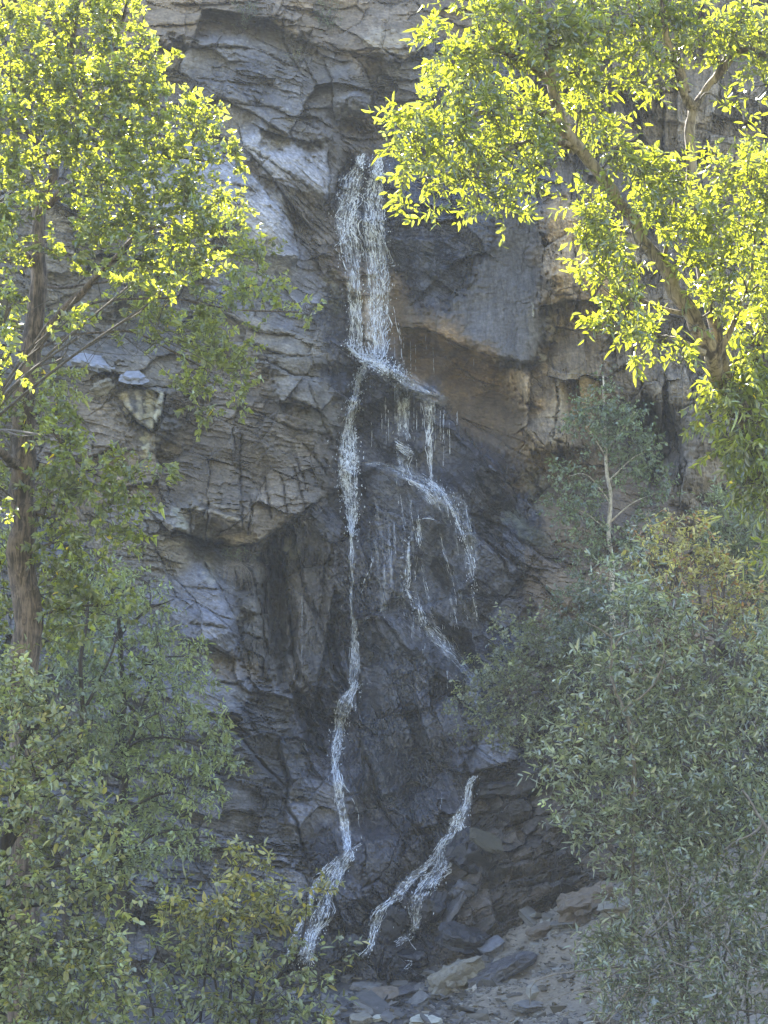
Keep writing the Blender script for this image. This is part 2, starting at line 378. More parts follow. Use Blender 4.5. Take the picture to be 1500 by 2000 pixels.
for k, (pts, ha, wa, hb, wb, cr) in enumerate(LEDGES):
    P = np.array(pts, float); reach = 3.2 * max(wa, wb, 12)
    c0 = np.searchsorted(us, P[:, 0].min() - reach - 20); c1 = np.searchsorted(us, P[:, 0].max() + reach + 20)
    r0 = np.searchsorted(vs, P[:, 1].min() - reach - 20); r1 = np.searchsorted(vs, P[:, 1].max() + reach + 20)
    jag = 4 * fbm(U[r0:r1, c0:c1] / 13, V[r0:r1, c0:c1] / 13, 500 + k, 3)
    x = Uw[r0:r1, c0:c1] - 11 * wx[r0:r1, c0:c1] + jag; y = Vw[r0:r1, c0:c1] - 11 * wy[r0:r1, c0:c1] + jag
    best = np.full(x.shape, 1e9, np.float32); sgn = np.zeros(x.shape, np.float32); endf = np.ones(x.shape, np.float32)
    L_ = np.concatenate([[0], np.cumsum(np.linalg.norm(np.diff(P, axis=0), axis=1))])
    for i in range(len(P) - 1):
        a = P[i]; d = P[i + 1] - a; l2 = (d ** 2).sum()
        t = ((x - a[0]) * d[0] + (y - a[1]) * d[1]) / l2
        tc = np.clip(t, 0, 1)
        ex = x - a[0] - tc * d[0]; ey = y - a[1] - tc * d[1]
        dd = np.sqrt(ex * ex + ey * ey)
        m = dd < best
        best = np.where(m, dd, best); sgn = np.where(m, np.sign((x - a[0]) * d[1] - (y - a[1]) * d[0]), sgn)
        s = (L_[i] + tc * math.sqrt(l2)) / L_[-1]
        over = np.where((i == 0) & (t < 0), -t * math.sqrt(l2), 0) + np.where((i == len(P) - 2) & (t > 1), (t - 1) * math.sqrt(l2), 0)
        endf = np.where(m, sstep(np.minimum(s, 1 - s) / 0.16 + .1) * np.exp(-over / 8), endf)
    # sgn > 0: the side above a line drawn left to right
    if ha: D[r0:r1, c0:c1] += ha * endf * np.exp(-(best / wa) ** 1.3) * (sgn > 0)
    if hb: D[r0:r1, c0:c1] += hb * endf * np.exp(-(best / wb) ** 1.3) * (sgn <= 0)
    if cr:
        g = cr * endf * np.exp(-(best / 3.2) ** 2)
        D[r0:r1, c0:c1] -= g; crackmap[r0:r1, c0:c1] = np.maximum(crackmap[r0:r1, c0:c1], g)

BUMPS = [  # u, v, ru, rv, angle, height, power
 (424,1066,34,11,12,-.55),(1040,712,24,16,10,-.5),(1275,870,26,95,-8,-1.1),(900,1264,22,48,-28,-.6),(868,1125,16,46,-28,-.35),
 (544,1190,11,120,-3,-.8),(572,1240,8,80,-4,-.5),(520,1150,7,70,-3,-.5),(590,1390,14,60,-22,-.5),(900,1268,26,52,-28,-.4),(660,1300,10,60,-14,-.35),(640,1390,22,40,-20,-.4),(505,1105,16,16,0,-.4),(515,1180,14,40,0,-.35),(700,745,22,34,10,-.4),
 (745,80,60,38,5,.35),(1090,480,36,80,4,.3),(1085,800,28,60,0,.3),(1050,850,36,30,0,.3),(1030,770,30,36,10,.25),(1110,700,30,50,10,.3),
 (850,560,90,60,20,.2),(800,448,50,12,5,-.25),(690,190,34,36,0,.2),(690,250,26,12,0,-.3),
 (760,1700,110,50,-10,.3),(700,1780,60,60,0,.2),(430,1190,60,60,30,.25),(560,700,50,26,10,.2),(1330,760,60,60,0,.4),(1400,850,40,90,0,.4),(1330,900,30,70,0,.3),
 (1010,1290,80,60,0,.3),(870,1400,70,60,10,.2),(250,640,80,50,0,-.3),
]
for (u0, v0, ru, rv, ang, h) in BUMPS:
    c, s = math.cos(R(ang)), math.sin(R(ang))
    x = Uw - u0; y = Vw - v0
    q = ((x * c + y * s) / ru) ** 2 + ((-x * s + y * c) / rv) ** 2
    D += h * np.exp(-(q * (1 + .5 * fbm(U / 22, V / 22, 17, 2))) ** (3.2 if h < -.28 else 1.4))

# ---- kinds of rock: soft partition of the face
ZONES = {
 #            colour             second colour      wet  lam-angle amp  period facet aniso tilt crack
 'tan_rim':  ((.140,.112,.078), (.090,.076,.060), .0,   4, .09, 15,  34, 1.9, .26, .10),
 'grey':     ((.130,.124,.115), (.080,.078,.077), .05, 16, .10, 14,  54, 1.8, .36, .12),
 'darkgrey': ((.085,.085,.092), (.060,.062,.070), .25, 14, .12, 13,  40, 1.8, .25, .10),
 'slab':     ((.210,.215,.235), (.150,.155,.170), .35, 42, .035, 12, 90, 2.2, .08, .05),
 'striated': ((.140,.120,.095), (.085,.075,.065), .05, 40, .16, 12,  40, 2.2, .20, .08),
 'brownwet': ((.130,.098,.060), (.070,.056,.044), .25, 20, .12, 13,  38, 1.6, .20, .08),
 'wet':      ((.036,.038,.048), (.018,.020,.027), 1.0, 24, .08, 17,  56, 1.7, .27, .07),
 'wetrib':   ((.041,.042,.051), (.019,.020,.026), 1.0, 40, .07, 18,  66, 2.0, .38, .10),
 'wetmat':   ((.044,.043,.049), (.021,.021,.025), .85,  62, .06, 12,   34, 1.7, .22, .05),
 'ochre':    ((.185,.118,.050), (.105,.074,.040), .15, 12, .04, 18,  70, 1.8, .12, .03),
 'smooth':   ((.088,.086,.085), (.058,.058,.062), .20, 84, .04, 18,  80, 1.8, .10, .03),
 'lumpy':    ((.300,.220,.120), (.150,.115,.070), .0,  80, .12, 26,  44, 1.3, .42, .10),
 'curtain':  ((.190,.160,.115), (.090,.078,.064), .0,  84, .22, 26,  40, 2.4, .36, .12),
 'joint':    ((.142,.120,.090), (.082,.070,.055), .0,  10, .085,9.5, 44, 1.3, .20, .09),
 'pale':     ((.130,.122,.106), (.074,.071,.066), .0,  14, .11, 14,  44, 1.7, .28, .10),
 'blueslab': ((.135,.140,.160), (.090,.094,.112), .35, 28, .05, 10,  60, 1.7, .18, .08),
 'scaly':    ((.095,.095,.100), (.056,.057,.062), .35, 10, .13, 12,  30, 2.2, .26, .08),
 'column':   ((.085,.074,.058), (.030,.028,.027), .25, 86, .12, 20,  34, 2.6, .34, .12),
 'soilrock': ((.080,.066,.052), (.034,.030,.027), .05, -32, .05, 7, 15, 1.7, .17, .05),
}
SEEDS = [
 ('tan_rim',[(250,20,90),(400,25,70),(520,10,50),(640,40,55),(750,60,70),(820,20,60)]),
 ('grey',[(340,140,50),(430,110,60),(560,130,70),(620,180,60),(560,240,60),(680,160,30),(470,230,45)]),
 ('darkgrey',[(420,150,50),(500,150,40),(800,160,60),(850,220,60),(690,210,18),(600,215,20),(1000,330,60)]),
 ('slab',[(500,275,26),(560,310,36),(610,340,34),(500,400,50),(530,460,45),(440,360,40),(630,300,14)]),
 ('striated',[(600,420,34),(560,400,16),(500,330,14),(530,360,14),(620,460,34),(630,510,30),(600,390,26),(660,310,16),(690,272,22),(640,270,16),(655,330,18)]),
 ('blueslab',[(500,500,40),(450,470,40),(560,590,45),(610,560,40)]),
 ('wet',[(700,360,45),(720,450,45),(850,440,60),(800,500,40),(870,520,60),(920,470,50),(820,560,40),(780,420,40),(650,600,30),(660,650,30),(690,750,30)]),
 ('brownwet',[(720,560,36),(720,640,36),(660,520,26)]),
 ('ochre',[(780,560,18),(1000,860,30),(1080,930,22),(800,640,36),(830,700,50),(900,740,60),(960,770,46),(880,690,46),(770,590,22),(1000,800,36),(930,800,40),(1050,900,24)]),
 ('smooth',[(1000,470,40),(1020,540,44),(980,600,50),(1030,640,36),(960,540,40),(930,610,40),(1010,680,24)]),
 ('lumpy',[(1090,470,36),(1110,540,40),(1110,620,46),(1090,700,40),(1070,780,46),(1100,850,46),(1050,850,36),(1160,720,46),(1160,600,60),(1030,770,30)]),
 ('curtain',[(1200,220,70),(1300,240,80),(1420,240,80),(1250,420,90),(1400,420,90),(1300,620,90),(1330,780,80),(1380,880,80),(1450,760,90),(1260,830,50),(1220,700,50),(1150,260,60),(1900,400,300),(2600,700,400)]),
 ('pale',[(530,660,50),(600,660,40),(240,640,90),(560,760,30),(620,800,36),(280,800,50),(590,700,30),(120,640,80),(360,1020,30),(330,1070,40),(500,1180,24),(-300,300,300),(-900,700,400)]),
 ('joint',[(400,820,70),(500,860,70),(380,920,60),(450,960,70),(540,960,50),(600,900,50),(480,780,50),(560,840,40),(200,830,60),(620,940,20)]),
 ('blueslab',[(400,1130,36),(420,1190,36),(370,1160,36),(440,1220,26),(430,1365,40),(330,1300,60),(640,1550,40),(660,1600,36),(970,1480,30),(950,1465,26),(590,1600,30)]),
 ('column',[(500,1130,24),(530,1200,36),(550,1120,30),(580,1220,40),(570,1300,30),(500,1240,24),(620,1200,30),(600,1080,30),(640,1270,30),(1280,880,36)]),
 ('wetrib',[(760,740,46),(820,760,30),(760,820,50),(850,860,60),(900,960,70),(780,960,50),(960,930,50),(850,1060,60),(940,1060,60),(1000,1010,50),(830,1210,60),(900,1250,60),(770,1240,40),(960,1160,60),(700,900,50),(680,1000,40),(900,1340,50),(1000,1120,40),(650,1020,30)]),
 ('wetmat',[(740,1080,60),(700,1150,50),(680,1280,40),(780,1340,60),(740,1420,70),(820,1450,70),(880,1420,60),(750,1520,70),(830,1560,70),(680,1440,36),(620,1400,40),(620,1480,36),(700,1620,50),(640,1650,40),(740,1690,60),(810,1690,40),(680,1780,60),(780,1800,60),(620,1850,60),(850,1600,40)]),
 ('scaly',[(460,1500,60),(400,1580,80),(500,1590,60),(560,1500,40),(520,1400,50),(480,1420,40),(430,1680,80),(540,1700,60),(520,1780,60),(250,1500,100),(100,1700,150),(560,1640,30),(580,1560,20),(0,1300,150)]),
 ('soilrock',[(1000,1560,60),(1060,1640,80),(1100,1540,60),(1000,1700,60),(1100,1720,60),(1150,1600,70),(940,1620,40),(1050,1420,70),(1200,1500,90),(1400,1500,140),(1000,1800,60),(900,1780,50),(1100,1330,60),(2000,1500,300)]),
 ('brownwet',[(1040,940,30),(1090,1000,50),(1110,1080,60),(1100,1180,50),(1060,1130,40),(1180,1050,60),(1250,1000,60),(1250,1200,80)]),
]
names = list(ZONES)
score = {}
bx_ = U + 34 * fbm(U / 60, V / 60, 71, 4) + 10 * vnoise(U / 9, V / 9, 75); by_ = V + 34 * fbm(U / 60, V / 60, 91, 4) + 10 * vnoise(U / 9, V / 9, 95)
for z, lst in SEEDS:
    s = score.get(z, np.full(U.shape, 1e9, np.float32))
    for (a, b, r) in lst: s = np.minimum(s, np.sqrt((bx_ - a) ** 2 + (by_ - b) ** 2) - r)
    score[z] = s
names = [n for n in names if n in score]
S_ = np.stack([-score[n] for n in names]); S_ -= S_.max(0); W = np.exp(S_ / 11.0); W /= W.sum(0)

fx = fbm(U / 120, V / 120, 131, 3)
Crgb = np.zeros(U.shape + (3,), np.float32); wet = np.zeros(U.shape, np.float32)
big = fbm(U / 90, V / 70, 151, 5); small = fbm(U / 16, V / 12, 171, 4)
for zi, zn in enumerate(names):
    c1, c2, wt, lang, lamp, lper, fs, fan, ftilt, fcr = ZONES[zn]
    w = W[zi]; rows = np.where(w.max(1) > .02)[0]; cols = np.where(w.max(0) > .02)[0]
    r0, r1, c0, c1_ = rows[0], rows[-1] + 1, cols[0], cols[-1] + 1
    sl = (slice(r0, r1), slice(c0, c1_))
    u_ = U[sl] + 5 * wx[sl]; v_ = V[sl] + 5 * wy[sl]; sd = 1000 + 37 * zi
    a = R(lang)
    xr = u_ * math.cos(a) + v_ * math.sin(a); yr = -u_ * math.sin(a) + v_ * math.cos(a)
    # large and small broken faces
    rough_ = sstep(.5 + 1.5 * fbm(u_ / 110, v_ / 90, sd + 3, 3))          # some of the face is shattered, some sound
    rough_ = .10 + .95 * rough_ ** 1.3
    p0, e0, id0 = facets(u_ + 3 * small[sl], v_, fs * 3.6, fan * .8, a + R(14), sd + 50)
    p1, e1, id1 = facets(u_, v_ + 5 * p0, fs * 1.5, fan, a + R(8), sd)
    p2, e2, id2 = facets(u_ + 3 * p1, v_, fs * .62, fan * 1.1, a - R(7), sd + 7)
    p3, e3, id3 = facets(u_, v_ + 2 * p2, fs * .27, fan * 1.3, a + R(3), sd + 13)
    # foliation: overlapping sheets
    lane = fbm(xr / 260, yr / 90, sd + 20, 2)
    t = yr / lper + 2.0 * lane + .22 * fbm(xr / 40, yr / 12, sd + 24, 2) + 1.3 * (id2 - .5) + 2 * (id1 - .5)
    fl = np.floor(t); saw = t - fl; fli = fl.astype(np.int64)
    lay = h32(fli, np.floor(xr / (lper * 9) + 5 * h32(fli, np.zeros_like(fli), sd + 1)).astype(np.int64), sd + 30)
    lam = (saw ** 1.6 - .5) * .7 + (lay - .5) * 1.3
    fine = fbm(xr / 16, yr / 2.6, sd + 40, 3)
    thin = t * 2.7 + 1.4 * fine; thin = thin - np.floor(thin)
    d = ftilt * 2.5 * p0 + ftilt * 1.4 * p1 + rough_ * (ftilt * .5 * p2 + ftilt * .22 * p3 + lamp * lam * .95 + lamp * .45 * fine + lamp * .22 * (thin - .5))
    d -= fcr * .8 * np.exp(-(e0 / .018) ** 2) * (id0 > .55) + fcr * .6 * np.exp(-(e1 / .03) ** 2) * (id1 > .8)
    D[sl] += w[sl] * d
    k = np.clip(.5 + .9 * big[sl] + .35 * small[sl] + .7 * (id1 - .5) + .5 * (id0 - .5) + .3 * (lay - .5), 0, 1)[..., None]
    base = np.array(c1) * k + np.array(c2) * (1 - k)
    base = base * ((.78 + .44 * id0) * (.84 + .32 * id2) * (.88 + .24 * id3) * (1 + .55 * fine) * (.86 + .28 * thin) * (1 + .18 * (lay - .5)) * (1 - .45 * np.exp(-(saw / .12) ** 2) * rough_))[..., None]
    Crgb[sl] += w[sl][..., None] * base
    wet[sl] += w[sl] * wt
D += .035 * fbm(U / 7, V / 6, 301, 3)
Crgb *= (1 + .42 * fbm(U / 5, V / 4, 321, 2) + .22 * fbm(U / 26, V / 20, 323, 3))[..., None]

# ---- stains and mineral streaks that belong to the rock
STAINS = [ # polyline, half width, colour, strength
 ([(243,775),(250,800)],7,(.36,.33,.23),.7),([(268,772),(272,815)],7,(.36,.33,.23),.7),([(292,770),(292,830)],7,(.38,.36,.25),.8),([(312,772),(308,820)],6,(.38,.36,.25),.8),
 ([(285,850),(283,890)],6,(.36,.34,.2),.7),([(296,850),(298,890)],6,(.34,.30,.2),.6),
 ([(735,78),(770,80),(795,90)],20,(.30,.27,.21),.6),
 ([(1040,590),(1042,615)],2,(.5,.5,.4),.8),([(1075,600),(1080,660)],8,(.33,.28,.17),.6),([(1100,590),(1095,640)],8,(.33,.27,.16),.5),([(1130,740),(1150,770)],16,(.30,.23,.10),.4),
 ([(1095,760),(1090,850)],14,(.31,.26,.16),.5),([(1060,700),(1062,698)],5,(.7,.68,.6),.9),
 ([(690,236),(692,252)],10,(.22,.17,.10),.6),([(712,236),(712,250)],8,(.20,.15,.09),.5),
 ([(560,1060),(575,1080)],10,(.22,.21,.13),.4),([(345,1000),(360,1030)],8,(.28,.28,.20),.6),([(405,1100),(412,1130)],10,(.26,.25,.20),.6),
 ([(385,990),(440,1008),(470,1016)],2.5,(.34,.31,.24),.6),([(395,975),(460,1000)],2,(.3,.27,.2),.5),([(560,905),(600,915)],2,(.26,.23,.18),.5),
 ([(500,1100),(525,1160)],8,(.17,.16,.14),.5),([(470,1195),(505,1205)],12,(.20,.19,.16),.5),([(480,1230),(510,1240)],10,(.17,.16,.13),.5),([(440,1300),(480,1310)],22,(.20,.16,.11),.5),
 ([(395,1370),(470,1350)],22,(.15,.155,.165),.6),
 ([(650,540),(655,600)],10,(.10,.10,.03),.3),([(800,600),(802,650)],4,(.14,.12,.08),.5),([(855,590),(858,640)],4,(.10,.09,.08),.5),
 ([(1320,700),(1335,760)],16,(.27,.23,.17),.5),([(1350,800),(1350,900)],14,(.24,.21,.16),.4),([(1290,760),(1330,780)],14,(.27,.24,.18),.5),
 ([(1300,900),(1305,960)],5,(.34,.32,.26),.6),([(1275,840),(1278,880)],4,(.34,.32,.24),.5),
 ([(1000,1010),(1060,1060)],14,(.09,.10,.06),.4),([(1040,930),(1070,990)],16,(.12,.12,.07),.4),
]
for pts, hw, cc, al in STAINS:
    P = np.array(pts, float)
    c0 = np.searchsorted(us, P[:, 0].min() - 3 * hw - 20); c1 = np.searchsorted(us, P[:, 0].max() + 3 * hw + 20)
    r0 = np.searchsorted(vs, P[:, 1].min() - 3 * hw - 20); r1 = np.searchsorted(vs, P[:, 1].max() + 3 * hw + 20)
    sl = (slice(r0, r1), slice(c0, c1)); x = U[sl] + 5 * small[sl] * 2; y = V[sl] + 6 * wy[sl]
    best = np.full(x.shape, 1e9, np.float32)
    for i in range(len(P) - 1):
        a = P[i]; d = P[i + 1] - a; t = np.clip(((x - a[0]) * d[0] + (y - a[1]) * d[1]) / (d ** 2).sum(), 0, 1)
        best = np.minimum(best, np.hypot(x - a[0] - t * d[0], y - a[1] - t * d[1]))
    m = (al * sstep((hw * (1.25 + .8 * small[sl]) - best) / (hw * .6) + .3) * np.clip(.75 + 1.2 * small[sl], 0, 1))[..., None]
    Crgb[sl] = Crgb[sl] * (1 - m) + np.array(cc, np.float32) * m
# run-off streaks down the right-hand wall
st = np.clip(fbm(U / 9, V / 160, 333, 3) * 2.2 - .25, 0, 1) * (W[names.index('smooth')] + W[names.index('lumpy')] + W[names.index('curtain')] + .7 * W[names.index('ochre')])
Crgb *= (1 - .45 * st)[..., None]
# lichen specks on the dry grey rock
sp = (h32(np.floor(U / 6).astype(np.int64), np.floor(V / 6).astype(np.int64), 77) > .985) & (np.hypot(U % 6 - 3, V % 6 - 3) < 1.8)
sp = sp * (W[names.index('grey')] + W[names.index('darkgrey')] + .4 * W[names.index('pale')])
Crgb = Crgb * (1 - .5 * sp[..., None]) + .5 * sp[..., None] * np.array((.34, .33, .28), np.float32)
D = np.where(U < -80, D + .8 * fbm(U / 150, V / 150, 401, 3), D)
D = np.where(U > 1580, D + .8 * fbm(U / 150, V / 150, 401, 3), D)

YB = 40.0 + (1900 - V) / 90 * 0.12
YC = YB - D
def cliff_y(u, v):
    """Distance of the rock face behind pixel (u, v)."""
    u = np.clip(np.asarray(u, float), -79, 1578); v = np.clip(np.asarray(v, float), -65, 2058)
    i0 = np.searchsorted(us, -80); j0 = np.searchsorted(vs, -66)
    a = (u + 80) / 2; b = (v + 66) / 2
    i = np.floor(a).astype(int); j = np.floor(b).astype(int); fa = a - i; fb = b - j
    g = lambda jj, ii: YC[np.clip(j0 + jj, 0, len(vs) - 1), np.clip(i0 + ii, 0, len(us) - 1)]
    return (g(j, i) * (1 - fa) + g(j, i + 1) * fa) * (1 - fb) + (g(j + 1, i) * (1 - fa) + g(j + 1, i + 1) * fa) * fb

Pc = at(U, V, YC)
Pc[..., 0] = np.where(np.abs(U - 750) > 2000, Pc[..., 0], Pc[..., 0])
# rows above the frame: up to an unseen rim shaped for its shadow line, then back over the plateau
ztop = 28.6 + 1.2 * vnoise(us / 260, np.zeros_like(us), 9) + .5 * vnoise(us / 70, np.zeros_like(us), 5)
SHADOW_RIM = [(-1500, 1.6), (-200, .9), (0, .6), (200, .4), (420, .5), (600, .6), (900, .6), (1100, .2), (1350, .0), (1600, .4), (3000, 1.5)]
ztop = ztop + np.interp(us, [a for a, b in SHADOW_RIM], [b for a, b in SHADOW_RIM])
top = Pc[0]; rows = []
for k in range(1, 40):
    f = k / 39; r = top.copy(); r[:, 2] = top[:, 2] + (ztop - top[:, 2]) * f
    r[:, 1] = top[:, 1] + .9 * f + .7 * fbm(us / 90, np.full_like(us, k * .35), 7, 4) * min(1, f * 6) ; rows.append(r)
for k, dy in enumerate((1.0, 3.0, 7.0, 14.0, 30.0, 60.0)):
    r = rows[38].copy(); r[:, 1] += dy; r[:, 2] += .12 * dy + .3 * vnoise(us / 60, np.full_like(us, k * 1.3), 3) * (dy > 1); rows.append(r)
ext = np.stack(rows[::-1]); ne = len(ext)
allP = np.concatenate([ext, Pc]); Hh, Ww = allP.shape[:2]
colr = np.concatenate([np.broadcast_to(np.array([.17, .145, .11], np.float32), (ne, Ww, 3)), Crgb]); wetr = np.concatenate([np.zeros((ne, Ww), np.float32), wet])
idx = np.arange(Hh * Ww).reshape(Hh, Ww)
quads = np.stack([idx[:-1, :-1], idx[1:, :-1], idx[1:, 1:], idx[:-1, 1:]], -1).reshape(-1, 4)
M_rock = rock_material('schist')
cl = link('cliff', make_mesh('cliff', allP.reshape(-1, 3), quads=quads, colors=colr.reshape(-1, 3), attrs={'wet': wetr}), M_rock)
tag(cl, 'tall layered schist cliff, grey and tan with a dark wet middle', kind='structure')

# ------------------------------------------------------------------ the ground
GC = [(480,1905,37.3),(560,1905,37.2),(700,1898,37),(800,1885,36.8),(870,1872,36.6),(930,1852,36.4),(1000,1812,36.1),(1060,1782,36),(1110,1758,35.8),(1200,1716,35.6),(1300,1680,35.5),(1500,1640,35.2),
      (640,1950,35),(760,1960,34.6),(850,1975,34),(850,1930,35.2),(920,1920,35),(1000,1930,34.3),(1000,1870,35),(1000,2000,32.6),(1100,1820,34.8),(1100,1900,33.8),(1200,1780,34.6),(1200,1850,33.4),(1200,2000,31),(1400,1850,32),(1400,1740,34),(1500,1980,29),(300,1905,36),(0,1890,36),(-300,1880,36)]
gp = [tuple(at(a, b, c)) for a, b, c in GC]
for x in (-40, -20, -12, -7, -3, 0, 3, 7, 12, 20, 40):
    gp += [(x, 29, -1.7 + .02 * x), (x, 24, -2.5), (x, 18, -3.0), (x, 12, -2.0), (x, 6, -.2), (x, 0, .38), (x, -12, .4), (x, 40, .4 + .12 * max(0, x)), (x, 46, .4)]
gp = np.array(gp)
def ground_z(x, y):
    x = np.asarray(x, float); y = np.asarray(y, float)
    num = 0; den = 0
    for a, b, c in gp:
        w = 1 / (((x - a) ** 2 * .8 + (y - b) ** 2) + .25) ** 2.2
        num = num + w * c; den = den + w
    return num / den
gx = np.concatenate([np.array([-900, -500, -250, -120, -60, -35]), np.linspace(-22, -9.2, 26), np.arange(-9, 9.01, .07), np.linspace(9.2, 22, 26), np.array([35, 60, 120, 250, 500, 900])])
gy = np.concatenate([np.array([-900, -400, -150, -60, -25]), np.linspace(-12, 26, 60), np.arange(26.2, 38.5, .07), np.linspace(38.6, 46, 12)])
GX, GY = np.meshgrid(gx, gy)
GZ = ground_z(GX, GY)
fin = (GY > 26) & (np.abs(GX) < 9.1)
GZ = GZ + np.where(fin, .10 * fbm(GX * 1.1, GY * 1.1, 601, 4) + .035 * fbm(GX * 7, GY * 7, 611, 3), .15 * fbm(GX * .3, GY * .3, 621, 3) * (np.abs(GX) < 30))
idx = np.arange(GX.size).reshape(GX.shape)
quads = np.stack([idx[:-1, :-1], idx[:-1, 1:], idx[1:, 1:], idx[1:, :-1]], -1).reshape(-1, 4)
# damp dark gravel under the fall, dry buff dirt on the mound
uG, vG = pix(GX, GY, GZ)
dry = sstep((uG - 800 - (2000 - vG) * .35 + 60 * fbm(GX * 1.3, GY * 1.3, 631, 3)) / 130)
moun = dry * np.clip(1.15 + .5 * fbm(GX * 2, GY * 2, 641, 4), .5, 1.4)
gcol = (1 - dry)[..., None] * np.array((.045, .043, .042)) + moun[..., None] * np.array((.138, .122, .097))
gcol = np.where((GY < 26)[..., None], np.array((.10, .10, .05)), gcol)
M_ground = rock_material('dirt', bump=.5, scale=2.2)
gr = link('ground', make_mesh('ground', np.stack([GX, GY, GZ], -1).reshape(-1, 3), quads=quads, colors=gcol.reshape(-1, 3).astype(np.float32), attrs={'wet': (.45 * (1 - dry) * (GY > 26)).ravel()}, smooth=True), M_ground)
tag(gr, 'bare dirt and gravel slope below the cliff', kind='structure')

# the far side of the canyon, unseen behind the viewer, added to bounce sunlight onto the cliff
hx = np.linspace(-420, 420, 70); hy = np.linspace(-260, -26, 40)
HX, HY = np.meshgrid(hx, hy)
HZ = .35 + np.clip((-30 - HY) * .85, 0, 75 + 14 * vnoise(HX / 60, HX * 0, 801)) + np.clip((-30 - HY) / 30, 0, 1) * 7 * fbm(HX / 30, HY / 30, 811, 4) - .4 * (HY > -29)
idx = np.arange(HX.size).reshape(HX.shape)
hq = np.stack([idx[:-1, :-1], idx[:-1, 1:], idx[1:, 1:], idx[1:, :-1]], -1).reshape(-1, 4)
hk = np.clip(.5 + 1.2 * fbm(HX / 40, HY / 25, 821, 4), 0, 1)[..., None]
hc = hk * np.array((.17, .155, .115)) + (1 - hk) * np.array((.10, .115, .065))
hl = link('hills', make_mesh('hills', np.stack([HX, HY, HZ], -1).reshape(-1, 3), quads=hq, colors=hc.reshape(-1, 3).astype(np.float32), attrs={'wet': np.zeros(HX.size)}), M_ground)
tag(hl, 'unseen sunlit opposite wall of the canyon, added for bounce light', kind='structure')
# ------------------------------------------------------------------ rocks lying at the foot
def ground_hit(u, v):
    Ys = np.linspace(27, 37.4, 420)
    P = at(np.full(420, float(u)), np.full(420, float(v)), Ys)
    below = P[:, 2] < ground_z(P[:, 0], P[:, 1])
    return P[np.argmax(below)] if below.any() else P[-1]

TONES = {'buff': (.165, .155, .125), 'grey': (.12, .118, .112), 'dark': (.055, .055, .060), 'pale': (.32, .32, .27), 'blue': (.11, .116, .132), 'brown': (.12, .098, .074), 'wet': (.014, .014, .017), 'moss': (.045, .041, .027), 'ledge': (.20, .215, .25)}
M_ST = {k: rock_material('stone_' + k, base=c, scale=1.6, use_attr=False, rough=.42 if k in ('wet', 'dark') else .85, bump=.6) for k, c in TONES.items()}
def rock_mesh(name, dims, seed, flat=True, pts=None):
    """Split slate: a hull of a few points, its sides stepped along thin layers."""
    rng = random.Random(seed)
    bm = bmesh.new()
    if pts is None:
        pts = []
        n = 9 if flat else 14
        for k in range(n):
            a = 2 * math.pi * (k + rng.uniform(-.35, .35)) / n; r = rng.uniform(.75, 1.05)
            sx = .5 * dims[0] * math.copysign(abs(math.cos(a)) ** .75, math.cos(a)) * r; sy = .5 * dims[1] * math.copysign(abs(math.sin(a)) ** .75, math.sin(a)) * r
            tilt = .18 * rng.uniform(-1, 1)
            pts.append((sx * rng.uniform(.85, 1), sy, .5 * dims[2] * rng.uniform(.65, 1.1) + tilt * dims[2]))
            pts.append((sx, sy * rng.uniform(.8, 1), -.5 * dims[2] * rng.uniform(.6, 1.05)))
    if not flat:
        pts = []
        for k in range(13):
            q = Vector((rng.gauss(0, 1), rng.gauss(0, 1), rng.gauss(0, 1))).normalized(); m_ = max(abs(c) for c in q) ** .6; g_ = rng.uniform(.75, 1.1)
            pts.append((q.x / m_ * .5 * dims[0] * g_ + .12 * q.z * dims[0], q.y / m_ * .5 * dims[1] * g_, q.z / m_ * .5 * dims[2] * g_))
    for p in pts: bm.verts.new(p)
    res = bmesh.ops.convex_hull(bm, input=bm.verts)
    bmesh.ops.delete(bm, geom=list({g for g in res['geom_interior'] + res['geom_unused'] if isinstance(g, bmesh.types.BMVert)}), context='VERTS')
    bmesh.ops.dissolve_limit(bm, angle_limit=R(9), verts=bm.verts, edges=bm.edges)
    bmesh.ops.bevel(bm, geom=list(bm.edges), offset=.035 * min(dims), segments=1, affect='EDGES', profile=.6)
    bmesh.ops.triangulate(bm, faces=bm.faces)
    for _ in range(3 if max(dims) > .35 else 2):
        long_ = [e for e in bm.edges if e.calc_length() > max(dims) * .09]
        if long_: bmesh.ops.subdivide_edges(bm, edges=long_, cuts=1, use_grid_fill=False)
        bmesh.ops.triangulate(bm, faces=[f for f in bm.faces if len(f.verts) > 3])
    lay = max(.02, dims[2] / 6)
    co = np.array([v.co[:] for v in bm.verts])
    k = np.floor(co[:, 2] / lay + .5 * vnoise(co[:, 0] / .3, co[:, 1] / .3, seed)).astype(np.int64)
    st = (h32(k, np.zeros_like(k), seed + 5) - .5) * .22 * min(dims[0], dims[1])
    nz = fbm(co[:, 0] / .16 + co[:, 2] * 3, co[:, 1] / .16 - co[:, 2] * 2, seed + 9, 4) * .22 * dims[2]
    rad = np.hypot(co[:, 0], co[:, 1]) + 1e-6
    for i, v in enumerate(bm.verts):
        f = min(1, rad[i] / (.3 * dims[0]))
        v.co.x += co[i, 0] / rad[i] * st[i] * f; v.co.y += co[i, 1] / rad[i] * st[i] * f; v.co.z += nz[i]
    bmesh.ops.recalc_face_normals(bm, faces=bm.faces)
    me = bpy.data.meshes.new(name); bm.to_mesh(me); bm.free()
    return me
